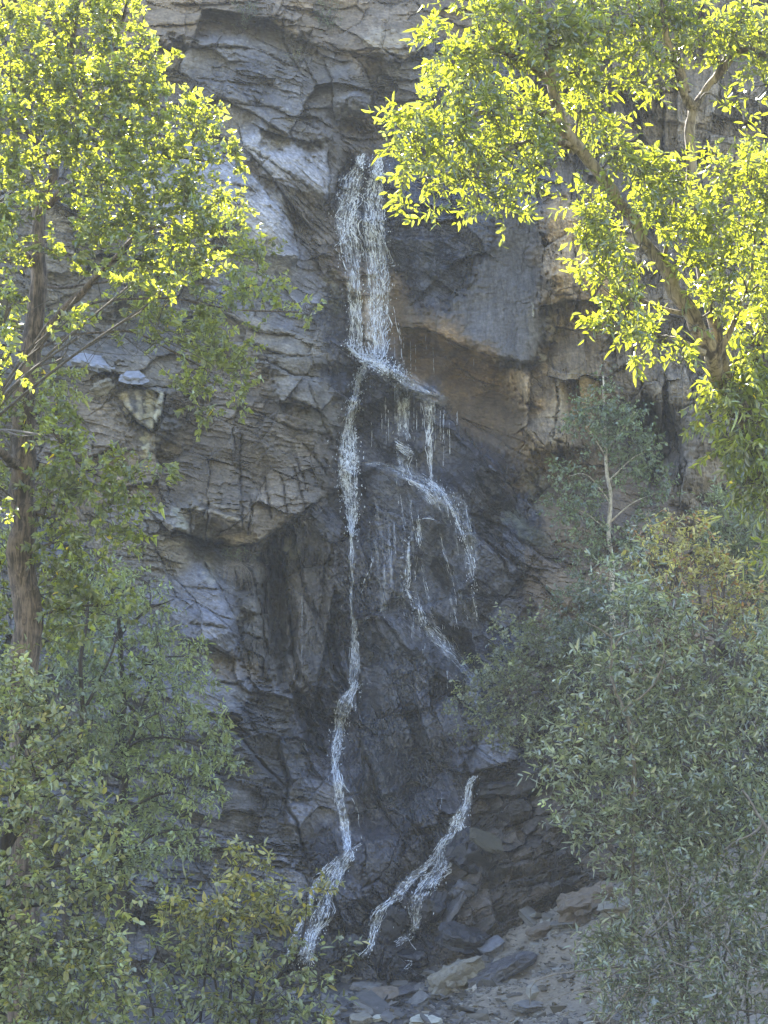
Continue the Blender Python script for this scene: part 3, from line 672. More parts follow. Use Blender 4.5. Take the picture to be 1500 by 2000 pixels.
def rock(name, u, v, dims, rot, tone, label, cat='rock', on='ground', seed=1, flat=True, lift=.3, off=0.0, group=None, Y=None):
    if Y is not None: p = at(u, v, Y)
    elif on == 'ground': p = ground_hit(u, v)
    else: p = at(u, v, float(cliff_y(u, v)) - off)
    o = link(name, rock_mesh(name, dims, seed, flat), M_ST[tone])
    o.location = Vector([float(c) for c in p]) + Vector((0, 0, dims[2] * lift)); o.rotation_euler = [R(a) for a in rot]
    return tag(o, label, cat, group)

# rot: (about x: + tips its top towards the viewer), (about y: - lifts the right end), heading
rock('slate_slab', 896, 1924, (1.15,.66,.42), (14,-22,6), 'buff', 'broken buff slab propped on the foot of the dirt mound', 'slab', seed=3, lift=.35)
rock('slate_slab', 978, 1912, (1.42,.55,.24), (16,-27,10), 'dark', 'long dark slate slab tilted up to the right on the dirt mound', 'slab', seed=8, lift=.55)
rock('lichen_stone', 1022, 1884, (.17,.12,.07), (10,-20,15), 'pale', 'small whitish stone lying on the raised end of the long dark slab', 'stone', seed=12, lift=.9)
rock('slate_slab', 1036, 1968, (.62,.5,.12), (12,-8,20), 'grey', 'flat grey slab half sunk in the middle of the dirt slope', 'slab', seed=15, lift=.2)
rock('slate_slab', 832, 1998, (.55,.40,.09), (14,3,-10), 'pale', 'palest flat slab lying at the bottom edge of the gravel', 'slab', seed=17, lift=.4)
rock('slate_slab', 1217, 1988, (.24,.14,.30), (10,22,30), 'blue', 'small grey slab standing on edge beside the willow bush', 'slab', seed=21)
rock('slate_slab', 716, 1932, (.62,.42,.13), (10,4,-8), 'grey', 'grey flat slab, hindmost of the slate pile under the fall', 'slab', seed=23)
rock('slate_slab', 742, 1957, (.78,.5,.2), (22,-14,12), 'brown', 'brown tilted slab, widest of the slate pile under the fall', 'slab', seed=27)
rock('slate_slab', 716, 1974, (.5,.4,.12), (20,14,-20), 'grey', 'grey slab leaning left in front of the brown tilted slab', 'slab', seed=29)
rock('slate_slab', 790, 1950, (.55,.4,.2), (18,-16,20), 'dark', 'dark blocky slab between the brown slab and the grey wedge', 'slab', seed=31)
rock('slate_slab', 818, 1964, (.46,.46,.17), (24,-6,-14), 'grey', 'square grey wedge of slate beside the dark blocky slab', 'slab', seed=37)
rock('slate_slab', 672, 1962, (.42,.3,.1), (14,8,30), 'dark', 'small dark slab at the left end of the slate pile', 'slab', seed=41)
rock('slate_slab', 706, 1996, (.4,.32,.12), (20,-8,4), 'buff', 'buff slab at the very front of the slate pile', 'slab', seed=43)
rock('slate_slab', 738, 1992, (.26,.2,.08), (16,-12,0), 'pale', 'small pale slab in front of the slate pile', 'slab', seed=47)
rock('slate_slab', 640, 1985, (.48,.34,.12), (12,-5,14), 'grey', 'grey slab showing through the leaves of the yellowing shrub', 'slab', seed=49)
rock('slate_slab', 768, 1978, (.34,.28,.10), (18,8,-24), 'dark', 'dark slab just in front of the dark blocky slab', 'slab', seed=53)
rock('slate_slab', 850, 1948, (.34,.24,.08), (10,6,14), 'grey', 'thin grey slab at the toe of the broken buff slab', 'slab', seed=54)
rock('outcrop_rock', 1150, 1786, (1.35,.8,.52), (10,-26,8), 'brown', 'layered brown outcrop on the crest of the dirt mound', seed=61, lift=.3)
rock('outcrop_rock', 1108, 1814, (.72,.5,.2), (14,-10,-6), 'grey', 'low grey ledge rock below the brown outcrop', seed=63)
rock('outcrop_rock', 1058, 1822, (.62,.42,.17), (10,-20,12), 'brown', 'low brown rock on the crest left of the outcrop', seed=65)
rock('outcrop_rock', 1210, 1792, (.85,.6,.34), (12,-8,-14), 'buff', 'buff rock right of the outcrop, against the willow leaves', seed=66)
rock('fallen_slab', 1183, 1722, (.62,.5,.12), (48,-30,4), 'ledge', 'blue grey slab leaning behind the brown outcrop', 'slab', seed=67, lift=.5)
rock('slate_slab', 962, 1862, (.62,.42,.24), (18,-24,8), 'blue', 'blue grey block where the mound meets the wet rock', 'slab', seed=69)
# boulders in the foot of the fall
rock('boulder', 925, 1668, (1.25,1.0,.6), (26,20,14), 'wet', 'black boulder splitting off the right-hand cascade', 'boulder', on='cliff', seed=71, lift=0, off=.10)
rock('boulder', 950, 1642, (.8,.5,.10), (42,30,8), 'moss', 'mossy brown plate capping the black boulder', 'slab', on='cliff', seed=72, lift=0, off=.50)
rock('boulder', 910, 1742, (.62,.5,.66), (-8,22,24), 'dark', 'grey faced boulder under the black boulder', 'boulder', on='cliff', seed=73, lift=0, off=.05, flat=False)
rock('boulder', 762, 1810, (.66,.6,.86), (-6,14,-14), 'wet', 'black wedge boulder between the two front trickles', 'boulder', on='cliff', seed=75, lift=0, off=.12, flat=False)
rock('boulder', 843, 1772, (.50,.5,.80), (-6,36,10), 'wet', 'wet leaning prism of rock right of the front trickle', 'boulder', on='cliff', seed=77, lift=0, off=.15, flat=False)
rock('boulder', 882, 1776, (.24,.4,1.0), (-6,38,6), 'dark', 'long dark rock splinter beside the leaning prism', 'boulder', on='cliff', seed=79, lift=0, off=.18, flat=False)
rock('boulder', 905, 1836, (1.0,.6,.36), (16,14,10), 'wet', 'low wet boulder behind the broken buff slab', 'boulder', on='cliff', seed=81, lift=0, off=.1)
rock('boulder', 694, 1842, (.5,.5,.42), (6,-14,20), 'wet', 'small wet boulder between the left and middle trickles', 'boulder', on='cliff', seed=83, lift=0, off=.15, flat=False)
rock('boulder', 800, 1872, (.7,.5,.26), (14,6,-10), 'wet', 'flat wet boulder at the foot of the middle trickle', 'boulder', on='cliff', seed=85, lift=0, off=.12)
rock('boulder', 985, 1540, (1.1,.5,.26), (20,-6,0), 'wet', 'dark overhanging block under the smooth blue shelf', 'boulder', on='cliff', seed=87, lift=0, off=.05)
# slabs on the ledge behind the left-hand tree
rock('ledge_slab', 178, 708, (1.15,.8,.16), (30,12,4), 'ledge', 'long pale blue slab on the ledge behind the left trunk', 'slab', on='cliff', seed=91, lift=0, off=.25)
rock('ledge_slab', 262, 736, (.62,.6,.12), (34,18,-6), 'ledge', 'smaller pale blue slab at the right end of the ledge', 'slab', on='cliff', seed=93, lift=0, off=.25)
rock('ledge_block', 200, 756, (.52,.4,.42), (10,-12,18), 'buff', 'buff block wedged under the pale ledge slabs', 'boulder', on='cliff', seed=95, lift=0, off=.15, flat=False)

# loose chips, nobody could count them
def stones(name, n, region, size, seed, cols, label, dens=None):
    rng = np.random.default_rng(seed)
    u = rng.uniform(region[0], region[1], n * 3); vv = rng.uniform(region[2], region[3], n * 3)
    x0, y0 = region[0:2], region[2:4]
    X = rng.uniform(-8.5, 8.5, n * 6); Y = rng.uniform(27.5, 37.2, n * 6)
    Z = ground_z(X, Y) + .10 * fbm(X * 1.1, Y * 1.1, 601, 4) + .035 * fbm(X * 7, Y * 7, 611, 3)
    pu, pv = pix(X, Y, Z)
    keep = (pu > region[0]) & (pu < region[1]) & (pv > region[2]) & (pv < region[3])
    if dens is not None: keep &= rng.uniform(size=len(X)) < dens(pu, pv, X, Y)
    X, Y, Z = X[keep][:n], Y[keep][:n], Z[keep][:n]; m = len(X)
    s = size * np.exp(rng.normal(0, .55, m))
    base = np.array([(-1,-1,-1),(1,-1,-1),(1,1,-1),(-1,1,-1),(-1,-1,1),(1,-1,1),(1,1,1),(-1,1,1)], float)
    v = base[None] * (1 + rng.uniform(-.45, .3, (m, 8, 3)))
    v = v * (s[:, None, None] * np.stack([rng.uniform(.5, 1, m), rng.uniform(.35, .8, m), rng.uniform(.10, .3, m)], -1)[:, None, :])
    a = rng.uniform(0, 2 * math.pi, m); tx = rng.normal(0, .3, m) ; ty = rng.normal(0, .3, m)
    ca, sa = np.cos(a)[:, None], np.sin(a)[:, None]
    x = v[..., 0] * ca - v[..., 1] * sa; y = v[..., 0] * sa + v[..., 1] * ca; z = v[..., 2] + x * tx[:, None] + y * (ty[:, None] + .12)
    P = np.stack([x + X[:, None], y + Y[:, None], z + Z[:, None] + .25 * s[:, None] * .3], -1).reshape(-1, 3)
    f = np.array([(0,3,2,1),(4,5,6,7),(0,1,5,4),(1,2,6,5),(2,3,7,6),(3,0,4,7)])
    q = (f[None] + 8 * np.arange(m)[:, None, None]).reshape(-1, 4)
    k = rng.integers(0, len(cols), m); c = np.array(cols)[k] * rng.uniform(.7, 1.3, m)[:, None]
    o = link(name, make_mesh(name, P, quads=q, colors=np.repeat(c, 8, 0).astype(np.float32), attrs={'wet': np.zeros(m * 8)}), M_rock)
    return tag(o, label, None, None, 'stuff')
stones('gravel', 5200, (820, 1330, 1700, 2010), .026, 5, [(.16,.142,.11),(.12,.11,.095),(.22,.205,.17),(.07,.065,.06)], 'loose pale chips on the dirt slope')
stones('gravel', 1500, (520, 900, 1880, 2010), .075, 6, [(.09,.088,.085),(.06,.06,.062),(.13,.125,.115),(.045,.045,.048)], 'dark slate rubble under the fall')
stones('gravel', 260, (880, 1260, 1700, 2010), .085, 9, [(.12,.11,.09),(.09,.085,.075),(.17,.165,.14)], 'larger pale chips on the dirt slope')

# ------------------------------------------------------------------ falling water
def water_material():
    m, nt = new_mat('white_water'); L = nt.links.new
    out = nd(nt, 'ShaderNodeOutputMaterial')
    d = nd(nt, 'ShaderNodeBsdfDiffuse'); d.inputs[0].default_value = (.90, .95, 1.0, 1)
    t = nd(nt, 'ShaderNodeBsdfTranslucent'); t.inputs[0].default_value = (.90, .95, 1.0, 1)
    mx = nd(nt, 'ShaderNodeMixShader', inp={0: .35}); L(d.outputs[0], mx.inputs[1]); L(t.outputs[0], mx.inputs[2])
    g = nd(nt, 'ShaderNodeBsdfGlossy', inp={'Roughness': .15}); m2 = nd(nt, 'ShaderNodeMixShader', inp={0: .15}); L(mx.outputs[0], m2.inputs[1]); L(g.outputs[0], m2.inputs[2])
    L(m2.outputs[0], out.inputs[0])
    return m
M_water = water_material()
def film_material():
    """Thin running sheet of water: white where it breaks up, clear between."""
    m, nt = new_mat('water_film'); L = nt.links.new
    out = nd(nt, 'ShaderNodeOutputMaterial'); at_ = nd(nt, 'ShaderNodeAttribute', attribute_name='Col')
    sp = nd(nt, 'ShaderNodeSeparateXYZ'); L(at_.outputs['Vector'], sp.inputs[0])
    def noise(sx, sy, det, dist):
        c = nd(nt, 'ShaderNodeCombineXYZ'); a = nd(nt, 'ShaderNodeMath', operation='MULTIPLY', inp={1: sx}); b = nd(nt, 'ShaderNodeMath', operation='MULTIPLY', inp={1: sy})
        L(sp.outputs[0], a.inputs[0]); L(sp.outputs[1], b.inputs[0]); L(a.outputs[0], c.inputs[0]); L(b.outputs[0], c.inputs[1])
        n = nd(nt, 'ShaderNodeTexNoise', inp={'Scale': 1.0, 'Detail': det, 'Roughness': .65, 'Distortion': dist}); L(c.outputs[0], n.inputs['Vector']); return n
    n1 = noise(.035, .20, 4.0, .5); n2 = noise(.16, .30, 3.0, .8)
    mu = nd(nt, 'ShaderNodeMath', operation='MULTIPLY'); L(n1.outputs[0], mu.inputs[0]); L(n2.outputs[0], mu.inputs[1])
    mr = nd(nt, 'ShaderNodeMapRange', inp={'From Min': .20, 'From Max': .36, 'To Min': .06, 'To Max': 1.25}); L(mu.outputs[0], mr.inputs[0])
    al = nd(nt, 'ShaderNodeMath', operation='MULTIPLY'); L(mr.outputs[0], al.inputs[0]); L(sp.outputs[2], al.inputs[1]); al.use_clamp = True
    d = nd(nt, 'ShaderNodeBsdfDiffuse'); d.inputs[0].default_value = (.84, .90, .97, 1); t = nd(nt, 'ShaderNodeBsdfTransparent')
    mx = nd(nt, 'ShaderNodeMixShader'); L(al.outputs[0], mx.inputs[0]); L(t.outputs[0], mx.inputs[1]); L(d.outputs[0], mx.inputs[2]); L(mx.outputs[0], out.inputs[0])
    return m
M_film = film_material()
def blur(A, k, axis):
    c = np.cumsum(np.pad(A, [(k, k) if i == axis else (0, 0) for i in range(2)], mode='edge'), axis=axis); n = A.shape[axis]
    return (np.take(c, np.arange(2 * k, 2 * k + n - 0), axis=axis) if False else (np.take(c, np.arange(2 * k, n + 2 * k), axis=axis) - np.concatenate([np.zeros_like(np.take(c, [0], axis=axis)), np.take(c, np.arange(0, n - 1), axis=axis)], axis))) / (2 * k + 1)
YS = np.minimum(YC, blur(blur(YC.astype(np.float64), 10, 0), 5, 1))
def water_y(u, v):
    i = np.clip(((np.asarray(u, float) + 80) / 2).round().astype(int) + np.searchsorted(us, -80), 0, len(us) - 1)
    j = np.clip(((np.asarray(v, float) + 66) / 2).round().astype(int) + np.searchsorted(vs, -66), 0, len(vs) - 1)
    return YS[j, i]
class Water:
    def __init__(self, seed): self.b = Buf(); self.fb = Buf(); self.wide = 1.0; self.rng = np.random.default_rng(seed)
    def film(self, left, right, alpha=.5, off=.05):
        A0, B0 = spline(np.array(left, float), 60), spline(np.array(right, float), 60)
        ln = np.linalg.norm(np.diff((A0 + B0) / 2, axis=0), axis=1).sum(); n = max(6, int(ln / 3))
        A = spline(A0, n); B = spline(B0, n); wd = np.linalg.norm(B - A, axis=1).mean(); k = max(4, int(wd / 3))
        f = np.linspace(0, 1, k)[None, :, None]; p = A[:, None] * (1 - f) + B[:, None] * f
        p[..., 0] += 2.2 * vnoise(p[..., 1] / 14, p[..., 0] / 22, 5)
        Y = water_y(p[..., 0], p[..., 1]) - off
        Y = np.minimum(Y, np.minimum(np.roll(Y, 1, 1), np.roll(Y, -1, 1)) + .03)
        s = np.linspace(0, 1, n)[:, None] * np.ones((1, k)); ff = f[..., 0] * np.ones((n, 1))
        edge = sstep(np.minimum(ff, 1 - ff) / .22) * sstep(np.minimum(s * ln / 10, (1 - s) * ln / 14) + .15)
        o = self.rng.uniform(0, 900)
        c = np.stack([s * ln + o, ff * wd + o, alpha * edge], -1)
        idx = np.arange(n * k).reshape(n, k)
        self.fb.add(at(p[..., 0], p[..., 1], Y).reshape(-1, 3), np.stack([idx[:-1, :-1], idx[1:, :-1], idx[1:, 1:], idx[:-1, 1:]], -1), c.reshape(-1, 3))
    def thread(self, u, v, off, r, sides=4):
        Y = water_y(u, v) - off
        if len(Y) > 5: Y = np.convolve(np.pad(Y, 2, mode='edge'), np.ones(5) / 5, 'valid')
        P = at(u, v, Y); n = len(P)
        k = np.sin(np.linspace(.1, .95, n) * math.pi) ** .7
        tube(self.b, P, np.maximum(r * k, .0012), sides, rough=.3, seed=int(self.rng.integers(1e9)))
    def stream(self, left, right, n, r=.012, dash=(12, 60), fill=.6, wander=3.0, off=(.03, .14), lace=0.0, film=None):
        """Broken threads between a left and a right edge line: short curved flecks, denser along a few stronger veins."""
        rng = self.rng
        if self.wide != 1:
            A, B = spline(np.array(left, float), 60), spline(np.array(right, float), 60); mid = (A + B) / 2; left, right = mid + (A - mid) * self.wide, mid + (B - mid) * self.wide
        if film is None: film = .42 if n * fill > 5 else 0
        if film: self.film(left, right, film, (off[0] + off[1]) * .5)
        A = spline(np.array(left, float), 240); B = spline(np.array(right, float), 240)
        length = np.linalg.norm(np.diff((A + B) / 2, axis=0), axis=1).sum(); W_ = np.linalg.norm(B - A, axis=1).mean()
        o_ = rng.uniform(0, 90)
        veins = rng.uniform(0, 1, max(2, int(W_ / 14)))
        for i in range(max(2, int(n * .85))):
            f0 = rng.uniform(0, 1)
            if rng.uniform() < .38: f0 = np.clip(veins[rng.integers(len(veins))] + rng.normal(0, 3.2 / max(W_, 8)), -.03, 1.03)
            ph = rng.uniform(0, 100); strong = rng.uniform(.35, 1.25)
            s = rng.uniform(0, .06)
            while s < 1:
                dl = rng.uniform(*dash) * rng.uniform(.25, .65) / length
                if rng.uniform() < fill * (.55 + .5 * math.sin(s * length / 31 + i * .13)):
                    m = max(4, int(dl * length / 3)); t = np.linspace(s, min(1, s + dl), m)
                    ii = np.clip(t * 239, 0, 238.999); i0 = ii.astype(int); fr = (ii - i0)[:, None]
                    a = A[i0] * (1 - fr) + A[i0 + 1] * fr; b = B[i0] * (1 - fr) + B[i0 + 1] * fr
                    wid = np.linalg.norm(b - a, axis=1)
                    ff = f0 + (.05 * np.sin(t * 9 + ph)) * (wid > 12)
                    ff = .5 + (ff - .5) * (1 + .75 * vnoise(t * length / 38 + o_, np.full(m, 2.5), 19))
                    p = a * (1 - ff[:, None]) + b * ff[:, None]
                    w1 = wander * vnoise(t * length / 26, np.full(m, ph), 7) + lace * .8 * vnoise(t * length / 6, np.full(m, ph + 3), 8)
                    p[:, 0] += w1 * np.minimum(1, wid / 6 + .35)
                    p[:, 1] += lace * vnoise(t * length / 6, np.full(m, ph + 31), 9)
                    self.thread(p[:, 0], p[:, 1], rng.uniform(*off), r * .70 * strong * rng.uniform(.4, 1.4))
                s += dl * rng.uniform(.8, 1.5)
    def drops(self, left, right, n, r=.008, spread=6, off=(.03, .25)):
        rng = self.rng
        A = spline(np.array(left, float), 100); B = spline(np.array(right, float), 100)
        k = rng.integers(0, 100, n); f = rng.uniform(-.08, 1.08, n)[:, None]
        p = A[k] * (1 - f) + B[k] * f + rng.normal(0, spread, (n, 2)) * np.array([1, 1])
        for q in p:
            l = rng.uniform(1.0, 4.5); x = q[0] + np.array([0, 0, rng.normal(0, .6), rng.normal(0, .9)]); y = q[1] + np.linspace(0, l, 4)
            self.thread(x, y, rng.uniform(*off), r * math.exp(rng.normal(0, .4)), 3)
    def build(self, name, label):
        o = tag(self.b.build(name, M_water, smooth=True), label, None, None, 'structure')
        self.fb.build('water_film', M_film, o, smooth=True)
        return o

# the veil at the top
w1 = Water(3)
VL = [(701,300),(688,326),(672,350),(660,385),(654,418),(652,445),(662,470),(671,505),(676,570),(681,620),(680,672)]
VR = [(748,303),(751,330),(752,360),(754,420),(759,480),(764,530),(766,585),(760,640),(757,700)]
ML = [(713,300),(714,330),(709,370),(706,420),(708,500),(710,600),(712,696)]
MR = [(735,302),(722,336),(712,370),(706,420),(709,500),(711,600),(713,696)]
w1.stream(VL, ML, 30, .0115, (7, 26), .60, 4, (.03, .16), lace=3.4, film=.42)
w1.stream(MR, VR, 34, .0115, (7, 26), .62, 4, (.03, .16), lace=3.4, film=.46)
w1.stream(VL[5:], ML[3:], 13, .0095, (20, 90), .5, 3, (.05, .2), film=0)
w1.stream(MR[3:], VR[4:], 18, .0095, (20, 90), .5, 3, (.05, .2), film=0)
w1.drops(VL, VR, 420, .0065, 6)
w1.stream([(764,600),(772,650),(780,690)], [(770,590),(784,650),(790,720)], 7, .006, (10, 40), .5, 2)
for u, v0, v1 in [(783,660,700),(788,655,712),(801,665,720),(811,670,725),(845,678,716),(846,690,735),(831,655,690),(925,700,735),(820,660,690),(770,650,705)]:
    w1.stream([(u,v0),(u+1,v1)], [(u+1,v0),(u+2,v1)], 2, .0055, (8, 30), .7, 1)
w1.build('waterfall', 'white lacy veil of water dropping from the notch')
# the step where the veil lands
w2 = Water(4)
w2.stream([(678,672),(700,690),(716,702)], [(680,680),(700,702),(716,712)], 34, .013, (5, 24), .7, 2, (.03, .12), lace=2.5)
w2.stream([(700,690),(738,702),(762,722)], [(706,708),(738,720),(760,736)], 40, .012, (5, 24), .66, 2, (.03, .12), lace=2.5)
w2.film([(700,690),(760,705),(830,740),(880,775)],[(712,712),(760,755),(815,785),(870,800)],.16)
w2.stream([(735,700),(790,730),(850,772)], [(735,716),(780,752),(810,772)], 16, .006, (6, 30), .34, 3, (.02, .06), lace=2, film=.2)
w2.drops([(680,665),(720,690),(780,715)], [(690,690),(740,715),(800,740)], 600, .0075, 7)
w2.stream([(768,752),(771,800),(772,850)], [(800,760),(803,800),(800,862)], 13, .0085, (10, 50), .62, 2)
w2.stream([(769,852),(782,862),(800,872)], [(774,880),(795,890),(812,892)], 26, .009, (5, 22), .6, 3, lace=2)
w2.stream([(824,782),(831,850),(838,925)], [(850,780),(845,850),(842,930)], 12, .0085, (8, 50), .62, 2, lace=1)
w2.stream([(836,850),(839,900),(841,935)], [(845,850),(845,900),(844,935)], 9, .009, (8, 40), .6, 2, lace=1)
for u, v0, v1 in [(758,800,860),(813,780,840),(859,800,860),(860,800,850),(789,770,830),(777,760,840),(892,790,830)]:
    w2.stream([(u,v0),(u,v1)], [(u+1,v0),(u+2,v1)], 2, .0055, (8, 40), .6, 1)
w2.build('waterfall', 'spray fanning over the ledge below the veil')
# the long left-hand strand
w3 = Water(5)
LL = [(710,708),(698,730),(690,760),(681,790),(672,830),(664,865),(660,900),(660,930),(668,965),(675,1000),(683,1045)]
LR = [(721,708),(709,735),(703,760),(697,790),(694,830),(699,870),(705,905),(699,940),(701,975),(698,1010),(689,1050)]
w3.stream(LL, LR, 34, .0125, (8, 40), .55, 5, (.03, .18), lace=2.5, film=.6)
w3.stream(LL[4:], LR[4:], 22, .010, (6, 30), .45, 6, (.03, .25), lace=4, film=0)
w3.drops(LL, LR, 420, .0075, 8)
w3.stream([(681,1020),(683,1100),(684,1210)], [(690,1020),(691,1100),(690,1210)], 12, .008, (12, 60), .72, 2, lace=1)
w3.stream([(727,1070),(720,1110),(698,1160)], [(733,1070),(726,1120),(704,1165)], 6, .0065, (8, 30), .45, 2)
w3.stream([(684,1205),(685,1230),(688,1255)], [(696,1205),(698,1230),(694,1256)], 16, .009, (6, 26), .62, 2, lace=2)
w3.stream([(694,1212),(706,1212),(718,1206)], [(694,1216),(706,1215),(718,1209)], 4, .009, (6, 18), .7, 1)
w3.stream([(684,1250),(682,1300),(680,1340)], [(702,1250),(704,1300),(698,1345)], 24, .0075, (6, 40), .5, 4)
w3.stream([(694,1330),(664,1362),(652,1395),(650,1430),(646,1470),(646,1510)], [(702,1330),(690,1372),(680,1400),(672,1430),(664,1475),(662,1512)], 34, .0105, (6, 36), .55, 4, (.03, .12), lace=2.5)
w3.drops([(690,1330),(655,1400),(648,1480)], [(710,1330),(690,1400),(664,1480)], 130, .007, 6)
w3.stream([(646,1500),(654,1560),(664,1620),(668,1660)], [(662,1500),(672,1560),(686,1620),(688,1662)], 30, .0085, (8, 50), .5, 4, lace=1.5)
w3.stream([(660,1520),(690,1570),(704,1630)], [(664,1520),(698,1570),(708,1640)], 7, .006, (8, 40), .3, 3)
w3.stream([(668,1600),(670,1640),(668,1665)], [(682,1600),(686,1640),(684,1665)], 14, .009, (8, 30), .6, 2, lace=2)
w3.wide = 1.4
w3.stream([(676,1660),(648,1700),(628,1750),(606,1800),(590,1850),(576,1885)], [(692,1658),(672,1700),(652,1740),(636,1790),(616,1840),(606,1885)], 38, .0105, (8, 40), .55, 4, (.02, .1), lace=2.5)
w3.stream([(660,1672),(632,1700),(606,1735),(596,1780),(570,1830),(552,1890)], [(668,1672),(642,1704),(618,1735),(606,1780),(582,1830),(568,1890)], 16, .009, (8, 36), .55, 3, lace=2)
w3.stream([(688,1660),(700,1652),(706,1648)], [(690,1664),(701,1657),(708,1652)], 5, .008, (5, 16), .6, 1)
w3.stream([(590,1160),(590,1220),(590,1285)], [(592,1160),(592,1220),(592,1290)], 3, .006, (10, 50), .6, 1)
w3.drops([(676,1660),(610,1790),(570,1890)], [(692,1660),(640,1790),(610,1890)], 160, .007, 6)
w3.build('waterfall', 'long left strand tumbling from the ledge to the rubble')
# thin right-hand strands
w4 = Water(6); w4.wide = 1.25
w4.film([(724,890),(704,1050),(702,1200),(694,1400)],[(872,930),(944,1050),(955,1200),(935,1340)],.045,.03)
w4.film([(690,1400),(680,1500),(690,1600)],[(900,1400),(880,1500),(860,1600)],.03,.03)
w4.stream([(774,888),(780,910),(792,936)],[(808,888),(806,915),(806,940)],8,.006,(8,30),.3,2,film=.2)
w4.stream([(918,1148),(922,1180),(926,1215)],[(926,1148),(930,1180),(934,1215)],5,.006,(6,26),.35,2,film=.25)
w4.stream([(790,890),(800,930),(815,960)],[(815,890),(830,930),(845,960)],7,.006,(8,30),.3,2,film=0)
w4.stream([(906,1310),(915,1350),(922,1390)],[(930,1312),(938,1350),(940,1390)],7,.0055,(6,26),.3,2,film=.2)
w4.stream([(800,1062),(806,1090),(800,1140)],[(822,1062),(822,1090),(812,1140)],5,.006,(6,26),.25,2,film=0)
w4.film([(700,905),(760,925),(820,960),(850,1000)],[(740,900),(800,915),(860,945),(900,1000)],.22)
w4.film([(822,1222),(850,1262),(890,1304),(905,1320)],[(850,1220),(890,1262),(925,1305),(940,1330)],.30)
w4.film([(860,960),(890,1010),(905,1060),(900,1120)],[(900,960),(925,1010),(935,1060),(940,1120)],.18)
w4.stream([(785,930),(812,950),(835,985)], [(800,935),(832,955),(858,985)], 26, .007, (6, 30), .4, 3, lace=2)
w4.stream([(832,938),(850,945),(868,960)], [(838,952),(856,965),(872,980)], 24, .008, (5, 22), .5, 3, lace=2)
w4.stream([(858,960),(880,995),(896,1032),(906,1062)], [(870,962),(890,998),(902,1032),(914,1064)], 12, .007, (6, 30), .55, 2, lace=1.5)
w4.stream([(904,1062),(916,1095),(922,1150)], [(914,1062),(926,1100),(928,1150)], 10, .007, (6, 30), .5, 2, lace=1.5)
w4.stream([(814,1012),(813,1040),(816,1066)], [(820,1012),(821,1040),(820,1070)], 9, .0075, (6, 26), .6, 1.5, lace=1)
w4.stream([(812,1014),(830,1010),(848,1012)], [(814,1017),(830,1014),(848,1016)], 5, .007, (5, 20), .5, 1)
w4.stream([(796,1056),(790,1110),(790,1150)], [(801,1056),(800,1110),(798,1155)], 14, .0085, (6, 34), .65, 2, lace=1.5)
w4.stream([(790,1150),(796,1165),(804,1172)], [(798,1150),(804,1165),(812,1172)], 10, .008, (5, 18), .6, 2, lace=2)
w4.stream([(772,1164),(784,1163),(794,1160)], [(772,1166),(784,1166),(794,1163)], 3, .008, (5, 16), .6, 1)
w4.stream([(814,1178),(818,1200),(820,1222)], [(820,1178),(828,1200),(830,1222)], 12, .0075, (5, 24), .55, 2, lace=1.5)
w4.stream([(822,1222),(850,1260),(890,1300)], [(845,1222),(890,1270),(925,1312)], 16, .0045, (8, 40), .22, 3)
w4.stream([(865,1220),(866,1245),(868,1268)], [(868,1220),(869,1245),(872,1268)], 5, .007, (6, 26), .6, 1)
w4.stream([(872,1310),(872,1330),(874,1345)], [(874,1310),(874,1330),(876,1345)], 3, .006, (6, 26), .6, 1)
w4.stream([(825,1255),(826,1280),(826,1300)], [(830,1255),(830,1280),(830,1300)], 4, .006, (5, 20), .4, 1)
w4.stream([(862,1545),(858,1570),(856,1590)], [(864,1545),(862,1570),(860,1590)], 3, .006, (5, 20), .5, 1)
w4.drops([(790,930),(880,990),(920,1150)], [(850,935),(900,990),(935,1150)], 110, .006, 6)
w4.drops([(790,1050),(790,1150),(820,1220)], [(802,1050),(800,1150),(840,1220)], 60, .006, 5)
for k in range(26):
    u0 = w4.rng.uniform(715, 905); v0 = w4.rng.uniform(870, 1180); l = w4.rng.uniform(50, 170); du = l * w4.rng.uniform(.0, .32)
    w4.stream([(u0, v0), (u0 + du * .4, v0 + l * .5), (u0 + du, v0 + l)], [(u0 + 4, v0), (u0 + du * .4 + 6, v0 + l * .5), (u0 + du + 4, v0 + l)], 3, .0045, (8, 40), .42, 2, (.02, .06), film=.16)
for k in range(18):
    u0 = w4.rng.uniform(722, 880); v0 = w4.rng.uniform(740, 800) + (u0 - 722) * .2; l = w4.rng.uniform(30, 110)
    w4.stream([(u0, v0), (u0 + 1, v0 + l)], [(u0 + 2, v0), (u0 + 3, v0 + l)], 2, .005, (8, 36), .5, 1, (.04, .2), film=0)
w4.build('waterfall', 'thin right strands trickling down the black rock')
# the cascade over the boulders on the right
w5 = Water(7); w5.wide = 1.55
w5.stream([(926,1514),(912,1530),(904,1570),(884,1600),(876,1628)], [(933,1514),(922,1535),(918,1570),(906,1600),(900,1628)], 40, .0105, (6, 28), .6, 2.5, (.28, .42), lace=2.5)
w5.stream([(878,1626),(852,1655),(852,1690),(832,1712),(812,1745)], [(896,1626),(872,1655),(874,1690),(862,1705),(838,1735)], 44, .0105, (6, 28), .58, 3, (.26, .4), lace=2.5)
w5.stream([(866,1638),(836,1682),(806,1705),(778,1732),(762,1755)], [(872,1642),(842,1688),(816,1712),(792,1740),(776,1760)], 24, .0095, (6, 26), .6, 2.5, (.22, .36), lace=2)
w5.stream([(764,1752),(736,1780),(724,1818),(719,1850),(704,1868)], [(776,1755),(748,1782),(736,1818),(726,1852),(714,1870)], 26, .009, (6, 26), .58, 2.5, (.3, .42), lace=2)
